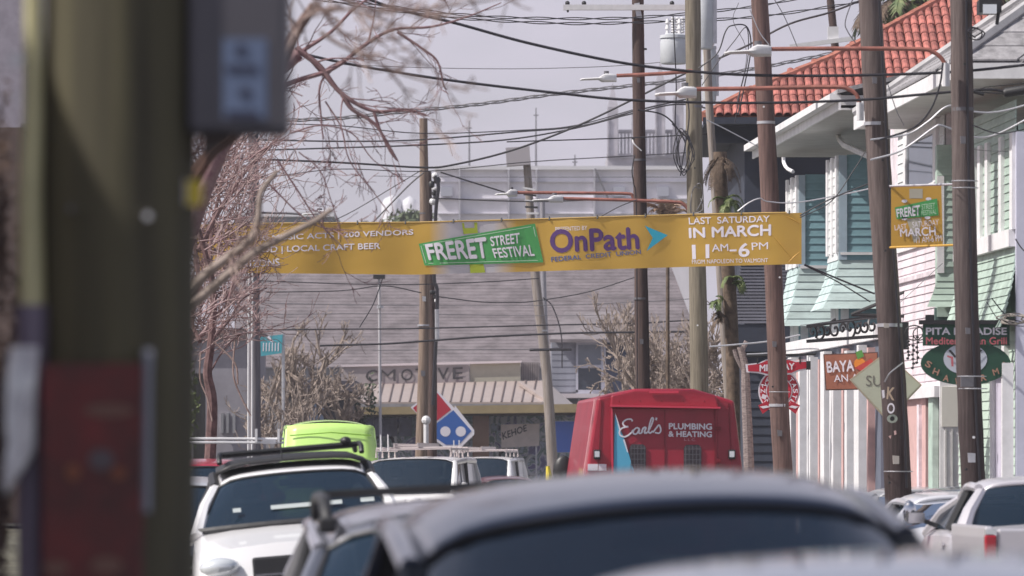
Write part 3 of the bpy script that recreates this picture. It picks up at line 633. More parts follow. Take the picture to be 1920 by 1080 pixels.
for x_, w_, yt in ((1149, 20, 202), (1193, 16, 215), (1238, 18, 160), (1272, 20, 190)):
    q3(ch, x_-w_/2, yt, x_+w_/2, 292, Dc-.4, .8, chm, 'pinnacle_shaft')
    for sgn in (-.8, .8): q3(ch, x_+sgn*w_*.55-1.5, yt+18, x_+sgn*w_*.55+1.5, 292, Dc-.5, .3, chm, 'buttress')
    mb = MB(); cx = P(x_, yt, Dc); s_ = w_*Dc/F/2
    mb.add([(cx.x-s_, Dc-.4, cx.z), (cx.x+s_, Dc-.4, cx.z), (cx.x+s_, Dc+.4, cx.z), (cx.x-s_, Dc+.4, cx.z), (cx.x, Dc, P(0, yt-48, Dc).z)], [(0,1,4),(1,2,4),(2,3,4),(3,0,4),(3,2,1,0)]); mb.build('spire', chm, ch)
for x_, y_, r_, nm in ((735, 384, 20, 'storage'), (768, 386, 16, 'storage')):
    mb = MB(); c = P(x_, y_, 330); mb.tube([(c.x, 330, 0), c, c + Vector((0, 0, .35)), c + Vector((0, 0, .6))], [r_*.033, r_*.033, r_*.025, .05], 16)
    solo(mb, 'storage_tank', mat('pale tank', (.62, .62, .66), .5), 'larger pale round tank left of the short bare pole' if x_ == 735 else 'smaller pale round tank beside the larger one, nearer the pole', 'tank', smooth=True)
fl = thing('flat_grey_roofed_building', 'low flat building with pale grey roof edge seen through the branches above the banner', 'building', P(540, HY, 250) - Vector((0, 0, ZC)))
q3(fl, 440, 404, 622, 900, 250, 12, mat('grey blue wall', (.28, .30, .36), .7), 'wall'); q3(fl, 436, 397, 626, 406, 249.6, 13, mat('pale coping', (0, 0, 0)), 'coping')

# grey stucco building on the left
gl = thing('grey_stucco_building', 'plain grey stucco building behind the grey pole and bare branches', 'building', P(420, HY, 135) - Vector((0, 0, ZC)))
q3(gl, 300, 632, 478, 1000, 135, 6, mat('lilac grey stucco', (.30, .285, .32), .85, var=.15, scale=1.2), 'wall')
q3(gl, 296, 618, 482, 634, 134.8, 6.4, mat('dark roof edge', (.13, .10, .10), .8), 'roof')
for x_ in (414, 424, 436): q3(gl, x_, 774, x_+5, 812, 134.9, .1, M['soffit'], 'vent_slat')
q3(gl, 362, 700, 384, 1000, 134.4, .3, M['dark'], 'doorway')
ts = thing('teal_banner_sign', 'small turquoise sign with white strokes hanging beside the grey pole', 'sign', P(508, 665, 128))
mb = MB(); mb.pxprism([(488, 632), (530, 627), (528, 662), (489, 668)], 128, .06); mb.build('sign_panel', mat('turquoise sign face', (.08, .40, .48), .5, var=.2), ts)
for k in range(6): flat([(493+k*5.6, 643), (495+k*5.6, 642), (494.5+k*5.6, 658), (492.5+k*5.6, 659)], 128, M['white_print'], ts, 'lettering')
flat([(500, 632), (505, 630), (513, 640), (509, 642)], 128, M['white_print'], ts, 'lettering'); 
mb = MB(); mb.tube([P(531, 625, 128.1), P(532, 1004, 128.1)], .04, 6); mb.build('post', M['steel'], ts)
bl = thing('blue_grey_garage', 'low garage with pale blue doors and a dark bay behind the bare tree', 'building', P(600, HY, 150) - Vector((0, 0, ZC)))
q3(bl, 540, 728, 662, 1000, 150, 5, mat('dark garage wall', (.06, .06, .07), .8), 'wall'); q3(bl, 532, 714, 668, 734, 149.4, 6, mat('grey garage roof', (.22, .20, .22), .8), 'roof')
for a_, b_ in ((573, 582), (586, 596), (599, 607)): q3(bl, a_, 740, b_, 1000, 149.9, .06, mat('pale blue door', (.34, .40, .52), .6), 'door')
# ------------------------------------------------------------------ utility poles
def pole(name, label, pts, D, w0, w1, m, extra_top=0.0, n=16, group=None, parts=None):
    """pts: pixel points bottom to top; w0,w1 diameters in px at the ends"""
    (xa, ya), (xb, yb) = pts[0], pts[-1]
    ky = HY + ZC * F / D; x0 = xa + (pts[1][0]-xa) * (ky-ya) / (pts[1][1]-ya) if len(pts) > 1 else xa
    full = [(x0, ky)] + list(pts)
    if extra_top:
        (xp, yp) = pts[-2]; t = extra_top * F / D; full.append((xb + (xb-xp)*t/max(1, (yp-yb)), yb - t))
    P3 = [P(x, y, D) for x, y in full]; L = len(full)
    zt_, zb_ = P3[-1].z, P3[0].z
    th_ = thing(name, label, 'utility pole', (P3[0].x, D, 0), group)
    # resample and wobble slightly so that the outline is not ruler straight
    sm = cr(P3, 5); rg = random.Random(int(xa)); pr = []
    for k_, p in enumerate(sm):
        t = (p.z - zb_) / (zt_ - zb_); pr.append((w0*(1-t) + w1*t) * D / F / 2 * (1 + rg.uniform(-.035, .035)))
    mb = MB(); mb.tube(sm, pr, n); mb.build('shaft', m, th_, smooth=True)
    return th_
GP = 'wooden utility poles along the street'
steel, black = M['steel'], M['black']
R1 = pole('utility_pole', 'weathered pole crossing the green pita sign, nearest on the right', [(1826, 925), (1817, 720), (1807, 360), (1802, 0)], 60, 49, 38, M['wood'], 2.0, group=GP)
R2 = pole('utility_pole', 'thick weathered pole with nailed letters standing in front of the diamond sign', [(1684, 925), (1675, 720), (1651, 360), (1631, 0)], 63.5, 52, 40, M['wood'], 2.0, group=GP)
R3 = pole('utility_pole', 'brown pole covering the middle of the round red pizza sign', [(1468, 880), (1459, 720), (1443, 360), (1424, 0)], 77, 37, 31, mat('brown pole wood', (.19, .115, .10), .9, stretch=(14, 14, .8), scale=2, bump=.5, col2=(.09, .055, .05)), 2.0, group=GP)
R4 = pole('utility_pole', 'greenish grey pole rising straight behind the red truck roof with lamp arms', [(1312, 760), (1308, 520), (1302, 300), (1299, 0)], 88, 36, 27, mat('greenish pole wood', (.25, .215, .165), .9, stretch=(14, 14, .8), scale=2, bump=.5, col2=(.13, .11, .08)), 2.0, group=GP)
R5 = pole('utility_pole', 'dark creosote pole with wide pale crossarm at its head', [(1206, 760), (1202, 520), (1198, 200), (1196, 6)], 100, 29, 22, M['wood_dark'], .15, group=GP)
R6 = pole('utility_pole', 'grey transformer pole hidden close behind the greenish pole', [(1338, 320), (1329, 180), (1322, 0)], 93, 16, 14, M['wood_grey'], 1.5, group=GP)
R7 = pole('utility_pole', 'thin dark pole top standing above the terracotta roof', [(1566, 90), (1560, 30), (1556, -10)], 125, 16, 14, M['wood_dark'], .6, group=GP)
M1 = pole('utility_pole', 'tan pole with bare flat top standing in front of the blue and red pizza sign', [(790, 845), (795, 650), (796, 450), (794, 222)], 125, 25, 15, mat('tan pole wood', (.27, .20, .155), .9, stretch=(12, 12, .7), scale=2, bump=.5, col2=(.15, .105, .08)), group=GP)
M1b = pole('utility_pole', 'dark pole close behind the tan pole with a cable bundle', [(810, 845), (811, 650), (806, 500), (803, 322)], 129, 20, 12, M['wood_dark'], group=GP)
M2 = pole('utility_pole', 'leaning pale grey pole topped with a small square box', [(1036, 870), (1024, 690), (1004, 520), (986, 282)], 140, 22, 14, M['wood_grey'], group=GP)
M2b = pole('utility_pole', 'slim grey metal pole beside the leaning pale pole', [(1034, 830), (1020, 560), (1017, 372)], 143, 11, 10, mat('grey metal pole', (.33, .32, .35), .5, .3), group=GP)
M3 = pole('utility_pole', 'grey pole with two white conduits left of the small bare tree', [(478, 840), (477, 640), (476, 500), (475, 250)], 90, 24, 19, mat('blue grey pole wood', (.20, .185, .20), .85, stretch=(12, 12, .7), scale=2, col2=(.12, .11, .13)), group=GP)
for x_ in (465.5, 472.5):
    mb = MB(); mb.tube([P(x_+1, 1010, 89.8), P(x_, 840, 89.8), P(x_+.5, 600, 89.8), P(x_+2, 430, 89.8)], .016, 8); mb.build('conduit', M['lampwhite'], M3, smooth=True)
thin = pole('lamp_post', 'thin pale metal post standing alone between bare tree and tan pole', [(713, 800), (712, 640), (711, 522)], 150, 6, 5, mat('pale thin post', (.5, .48, .5), .5)); thin['category'] = 'post'
mb = MB(); mb.box(P(700, 523, 150) - Vector((0, .1, 0)), P(722, 515, 150) + Vector((0, .1, 0))); mb.build('lamp_head', black, thin)
mb = MB(); mb.tube([P(713, 578, 149.9), P(713, 572, 149.9)], .09, 8); mb.build('clamp', steel, thin)

# pole hardware
def hw_bar(par, x0, y0, x1, y1, D, w, h, name, m):
    mb = MB(); mb.bar(P(x0, y0, D), P(x1, y1, D), w, h); return mb.build(name, m, par)
hw_bar(R5, 1056, 14, 1336, 14, 99.8, .11, .10, 'crossarm', M['lampwhite'])
for x_ in (1064, 1095, 1260, 1290, 1330):
    mb = MB(); c = P(x_, 6, 99.8); mb.tube([P(x_, 14, 99.8), c], .02, 6); mb.ball(c, .045); mb.build('insulator', black, R5)
mb = MB(); mb.tube([P(1064, 16, 99.8), P(1065, 23, 99.8)], .02, 6); mb.build('bolt', black, R5)
hw_bar(R5, 1194, 6, 1199, 34, 99.82, .1, .05, 'bracket', steel)
for (x_, y_, r_) in ((1199, 92, .05), (1196, 260, .04), (1200, 375, .05)):
    mb = MB(); mb.tube([P(x_-11, y_, 99.95), P(x_+14, y_, 99.95)], .02, 6); mb.build('bolt', black, R5)
mb = MB(); mb.tube(cr([P(1186, 262, 99.85), P(1189, 270, 99.8), P(1203, 283, 99.8)], 4), .013, 5); mb.build('conduit_strap', M['lampwhite'], R5)
mb = MB(); mb.tube(cr([P(1190, 290, 99.84), P(1185, 320, 99.8), P(1188, 345, 99.8), P(1193, 400, 99.82), P(1195, 760, 99.82)], 4), .012, 5); mb.build('ground_wire', M['rubber'], R5)
# transformers
def transformer(x, y0, y1, w, D, label, flip=1):
    t = thing('transformer', label, 'transformer', P(x, y1, D), 'pole mounted transformers')
    r = w*D/F/2; a = P(x, y1, D); b = P(x, y0, D); mb = MB()
    mb.tube([a, a + Vector((0,0,.03)), b - Vector((0,0,.05)), b], [r*.9, r, r, r*.93], 20); mb.build('tank', M['transf'], t, smooth=True)
    mb = MB(); mb.tube([b, b + Vector((0,0,.05)), b + Vector((0,0,.08))], [r*1.05, r*1.03, r*.5], 20); mb.build('lid', M['transf'], t, smooth=True)
    for s_ in (-.45, .45):
        c = b + Vector((s_*r, 0, .06)); mb = MB(); mb.tube([c, c+Vector((0,0,.07)), c+Vector((0,0,.1)), c+Vector((0,0,.17)), c+Vector((0,0,.2)), c+Vector((0,0,.27))], [.04, .025, .045, .025, .042, .02], 8); mb.build('bushing', M['lampwhite'], t, smooth=True)
    mb = MB(); mb.box((a.x + flip*r*.9, D-.05, a.z+.1), (a.x+flip*r*1.35, D+.05, b.z-.1)); mb.build('hanger', steel, t)
    return t
transformer(1263, 72, 120, 50, 90, 'pale grey transformer can left of the greenish pole with insulators above')
transformer(1321, -14, 92, 34, 92, 'tall grey transformer behind the greenish pole at its right side')
transformer(1330, 92, 190, 26, 94, 'darker slim transformer tank just below the tall one')
for x_ in (1262, 1270, 1279):
    mb = MB(); D_ = 90.3
    for k in range(6): c = P(x_, 62-k*5, D_); mb.tube([c, c + Vector((0,0,.02)), c + Vector((0,0,.04))], [.022, .045, .022], 8)
    solo(mb, 'insulator', M['lampwhite'], {1262: 'leftmost stacked insulator above the grey transformer', 1270: 'middle stacked insulator above the grey transformer', 1279: 'rightmost stacked insulator above the grey transformer'}[x_], 'insulator', 'insulators above the transformer', smooth=True)
# box on M2, hardware on M1
mb = MB(); mb.pxprism([(948, 277), (993, 274), (994, 308), (950, 311)], 139.6, .45); mb.build('top_box', mat('pale box', (.42, .39, .41), .6), M2)
for k in range(5): hw_bar(M2, 980+k*1.5, 352+k*12, 1004+k*1.5, 356+k*11, 139.7, .06, .05, 'strap', black if k % 2 else M['lampwhite'])
rg = random.Random(5)
for k in range(10):
    y_ = 330 + k*8 if k < 7 else 548 + (k-7)*8; x_ = 812 + rg.uniform(-3, 8)
    mb = MB(); c = P(x_, y_, 128.6); mb.ball(c, (rg.uniform(.05, .11), .08, rg.uniform(.05, .10)), 7, 5); mb.build('cable_clamp', black if k % 3 else M['lampwhite'], M1b)
mb = MB(); mb.tube(cr([P(815, 330, 128.5), P(822, 350, 128.5), P(817, 400, 128.5), P(814, 520, 128.5), P(820, 560, 128.5), P(812, 760, 128.5)], 5), .045, 6); mb.build('cable_bundle', M['rubber'], M1b, smooth=True)
mb = MB(); mb.tube([P(819, 580, 128.4), P(820, 640, 128.4)], .05, 6); mb.build('conduit', steel, M1b)
mb = MB(); c = P(799, 788, 124.6); mb.tube([P(799, 840, 124.6), c], .06, 8); mb.ball(c, .11); mb.build('vent_pipe', M['lampwhite'], M1)
mb = MB(); c = P(1029, 885, 90.0); mb.tube([P(1029, 1060, 90), P(1029, 890, 90), P(1027, 874, 90)], [.05, .05, .03], 8)
solo(mb, 'marker_post', mat('yellow post', (.75, .60, .06), .5), 'short bright yellow marker post at the foot of the leaning pale pole', 'post')
# bracket frame sign arms, conduits, rings
hw_bar(R7, 1480, 88, 1600, 72, 124.6, .10, .10, 'crossarm', M['lampwhite']); hw_bar(R7, 1552, 62, 1572, 62, 124.7, .1, .3, 'bracket', M['lampwhite'])
mb = MB(); mb.box(P(1835, 0, 59.9) - Vector((0,.1,0)), P(1875, 26, 60) + Vector((0,.15,0))); ob = mb.build('flood_lamp', black, R1)
mb = MB(); mb.box(P(1843, 8, 59.78), P(1868, 26, 59.84)); mb.build('lamp_glass', M['lens'], ob)
mb = MB(); mb.tube([P(1872, 26, 60), P(1869, 46, 60)], .02, 6); mb.build('bracket', black, R1)
for pr, x_, y_, D_, c in ((R1, 1812, 58, 59.75, 1), (R1, 1805, 205, 59.8, 1), (R2, 1613, 200, 63.2, 0)):
    pass
for pr, x_, y0_, y1_, D_ in ((R2, 1611, 192, 226, 63.3), (R1, 1772, 118, 162, 59.8)):
    mb = MB(); mb.tube([P(x_, y1_, D_), P(x_, y0_, D_)], .035, 8); mb.build('conduit', M['lampwhite'], pr, smooth=True)
    mb = MB(); mb.tube([P(x_+7, y1_, D_), P(x_+7, y0_-6, D_)], .012, 6); mb.build('conduit_strap', M['lampwhite'], pr)
for pr, x_, y_, D_, w_ in ((R1, 1822, 706, 59.7, 26), (R1, 1824, 729, 59.7, 26), (R1, 1808, 340, 59.8, 24), (R1, 1809, 353, 59.8, 24), (R2, 1684, 884, 63.3, 26), (R3, 1461, 735, 76.8, 19)):
    mb = MB(); pts = [P(x_, y_, D_+.1) + Vector((math.cos(a)*w_*D_/F*1.03, -math.sin(a)*w_*D_/F*1.0-.02, 0)) for a in [math.pi*k/10 for k in range(11)]]; mb.tube(pts, .006, 4); mb.build('wire_wrap', steel, pr)
mb = MB(); c = P(1818, 716, 59.72); mb.box(c - Vector((.10, .06, .055)), c + Vector((.04, .02, .06))); mb.build('junction_box', M['steelwire'], R1)
rg = random.Random(11)
for pr, D_, pl in ((R2, 63.2, [(1660, 470), (1663, 735), (1690, 820), (1668, 905), (1655, 300)]), (R1, 59.7, [(1818, 470), (1826, 820), (1812, 880), (1809, 120)]), (R3, 76.8, [(1449, 725), (1462, 520), (1432, 200)]), (R4, 87.8, [(1308, 610), (1303, 315)])):
    for x_, y_ in pl:
        mb = MB(); c = P(x_, y_, D_); mb.tube([c + Vector((0, .03, 0)), c], .016, 6); mb.build('nail', M['lampwhite'] if rg.random() < .4 else black, pr)
for pr, D_, pts_ in ((R2, 63.25, [(1700, 915), (1692, 720), (1668, 360), (1648, 0)]), (R3, 76.9, [(1481, 880), (1473, 720), (1456, 360), (1437, 0)]), (R1, 59.8, [(1838, 915), (1828, 720), (1817, 360), (1812, 0)]), (R4, 87.9, [(1322, 760), (1315, 400), (1310, 0)])):
    mb = MB(); mb.tube(cr([P(x, y, D_+.06) for x, y in pts_], 6), .014, 6); mb.build('ground_wire', M['rubber'] if pr is not R3 else M['steelwire'], pr, smooth=True)
for pr, D_, lst in ((R1, 59.72, [(1806, 262, 10, 14), (1815, 620, 9, 12), (1822, 858, 14, 18)]), (R2, 63.2, [(1640, 150, 9, 12), (1662, 610, 10, 9), (1680, 862, 12, 16)]), (R3, 76.8, [(1452, 645, 8, 11), (1462, 812, 9, 12)]), (R5, 99.8, [(1197, 150, 6, 9), (1203, 640, 7, 10)]), (M1, 124.8, [(795, 560, 7, 10), (793, 700, 8, 11)])):
    for (x, y, w, h) in lst:
        mb = MB(); mb.pxprism([(x-w/2, y-h/2), (x+w/2, y-h/2+1), (x+w/2, y+h/2), (x-w/2+1, y+h/2)], D_-.005, .06); mb.build('pole_tag', rg.choice((M['steel'], mat('old paper', (.42, .38, .35), .8), M['steelwire'])), pr)
for pr, D_, x, y, w in ((R2, 63.5, 1642, 232, 43), (R2, 63.5, 1668, 610, 46), (R3, 77, 1436, 230, 33), (R3, 77, 1460, 760, 36), (R4, 88, 1303, 200, 29), (R4, 88, 1306, 402, 31), (R5, 100, 1199, 300, 24), (R5, 100, 1201, 560, 27), (M1, 125, 795, 400, 17), (M1, 125, 794, 610, 22), (R1, 60, 1805, 205, 41), (M2, 140, 1018, 620, 17)):
    mb = MB(); r_ = w*D_/F/2*1.035; mb.tube([P(x, y, D_) - Vector((0, 0, .02)), P(x, y, D_) + Vector((0, 0, .02))], r_, 20); mb.build('pole_band', M['steelwire'] if x % 2 else M['steel'], pr, smooth=True)
# nailed letters and eye on R2
for s_, q_, m_ in (('K', [(1664, 725), (1679, 727), (1677, 751), (1662, 748)], mat('tan letter', (.50, .38, .28), .7)), ('O', [(1664, 755), (1678, 756), (1677, 776), (1663, 775)], M['white_print'])):
    text(s_, q_, 63.2, m_, R2, bold=.05)
flat(circ(1673, 785, 10, 8), 63.21, mat('sage letter', (.34, .38, .33), .6), R2, 'letter_plate'); flat(circ(1673, 785, 4.5, 4.5, 12), 63.18, M['dark'], R2, 'letter_plate')
flat([(1653, 732), (1658, 731), (1659, 745), (1655, 747)], 63.2, M['white_print'], R2, 'paper_scrap'); flat([(1676, 808), (1680, 807), (1681, 814), (1677, 816)], 63.2, M['pinkwall'], R2, 'paper_scrap'); flat([(1666, 818), (1671, 816), (1670, 823)], 63.2, M['pinkwall'], R2, 'paper_scrap')
mb = MB(); mb.tube(cr([P(1659, 716, 63.2), P(1668, 700, 63.15), P(1680, 690, 63.15), P(1693, 680, 63.2)], 4), .008, 5); mb.build('loose_wire', steel, R2)

# ------------------------------------------------------------------ street lamps on long arms
def street_lamp(label, x0, x1, ytop, arm, D, armm=None, wpx=8, hh=22):
    """head from x0 (tip) to x1; arm: pixel polyline from the head to the pole"""
    t = thing('street_lamp', label, 'street lamp', P(arm[-1][0], arm[-1][1], D), 'cobra head street lamps')
    mb = MB(); s_ = (x1-x0); hs = x0 + s_*.55
    q = lambda px, py, dy: P(px, py, D) + Vector((0, dy, 0))
    # body loft: sections along x with half width and top/bottom
    secs = [(x0, .62, .06, .06), (x0+s_*.1, .56, .13, .07), (x0+s_*.5, .50, .17, .08), (x0+s_*.60, .18, .17, .95), (x0+s_*.70, 0, .16, 1.0), (x0+s_*.93, .03, .12, .98), (x1, .15, .08, .8)]
    vs = []; n = 12
    for px, tp, hw, bt in secs:
        bt = max(bt, tp+.08) if px < x0+s_*.55 else bt
        zc_t, zc_b = ytop + hh*tp, ytop + hh*(.88 if px < x0+s_*.55 else 1.0)*1.0
        if px < x0 + s_*.55: zc_b = zc_t + hh*.22
        for j in range(n):
            a = 2*math.pi*j/n; cy = (zc_t+zc_b)/2; ry = (zc_b-zc_t)/2
            vs.append(q(px, cy - ry*math.copysign(abs(math.sin(a))**.6, math.sin(a)), hw*math.copysign(abs(math.cos(a))**.6, math.cos(a))))
    k = len(secs); mb.add(vs, [(i*n+j, i*n+(j+1) % n, (i+1)*n+(j+1) % n, (i+1)*n+j) for i in range(k-1) for j in range(n)] + [tuple(range(n)), tuple((k-1)*n+j for j in range(n-1, -1, -1))])
    mb.build('lamp_housing', M['lampwhite'], t, smooth=True)
    mb = MB(); c0 = P(x0+s_*.72, ytop+1, D); mb.tube([c0, c0 + Vector((0, 0, hh*.36*D/F))], .042, 10); mb.build('photocell', M['steelwire'], t, smooth=True)
    mb = MB(); mb.tube(cr([P(x, y, D) for x, y in arm], 5), wpx*D/F/2, 8); mb.build('arm', armm or M['red_arm'], t, smooth=True)
    return t
street_lamp('street lamp on the highest red arm, its end at the nearest pole', 1358, 1446, 84, [(1446, 92), (1560, 91), (1720, 92), (1748, 97), (1764, 108), (1773, 122)], 60, wpx=8)
street_lamp('street lamp on a red arm ending at the pole with nailed letters', 1228, 1306, 162, [(1306, 167), (1400, 166), (1560, 163), (1590, 167), (1606, 178), (1612, 196)], 63.5, wpx=8)
street_lamp('street lamp on the straight red arm crossing the dark creosote pole', 1088, 1156, 138, [(1156, 142), (1240, 138), (1298, 133)], 87.6, wpx=7, hh=16)
street_lamp('small street lamp above the banner with arm reaching the greenish pole', 998, 1056, 366, [(1056, 372), (1200, 376), (1268, 379), (1282, 384), (1290, 392)], 95, wpx=6, hh=14)
street_lamp('small street lamp over the leaning pale pole with arm reaching the dark pole', 928, 970, 355, [(970, 361), (1100, 362), (1175, 363), (1186, 368), (1192, 380)], 105, wpx=6, hh=14)
street_lamp('white street lamp among the bare branches above the left end of the banner', 566, 612, 394, [(566, 402), (540, 400), (490, 399)], 90, armm=M['steelwire'], wpx=4, hh=12)

# ------------------------------------------------------------------ overhead wires
def wire(pts, D, w, label, m=None, name='overhead_wire', group='overhead wires', D2=None, twist=0):
    k = len(pts); D2 = D2 or D
    p3 = [P(x, y, D + (D2-D)*i/(k-1)) for i, (x, y) in enumerate(pts)]; sm = cr(p3, 6); r = max(.0045, w * (D+D2)/2 / F / 2)
    mb = MB()
    if twist:
        r2 = r; L = 0
        fine = cr(p3, 40); a = [0]
        for i in range(1, len(fine)): a.append(a[-1] + (fine[i]-fine[i-1]).length)
        for ph in range(twist):
            pts_ = [p + Vector((0, math.cos(a[i]*5+ph*6.283/twist), math.sin(a[i]*5+ph*6.283/twist)))*r2*1.6 for i, p in enumerate(fine)]; mb.tube(pts_, r2*.75, 4, cap=False)
    else: mb.tube(sm, r, 6)
    return solo(mb, name, m or M['rubber'], label, 'wire', group, smooth=True)
G_ = M['steelwire']
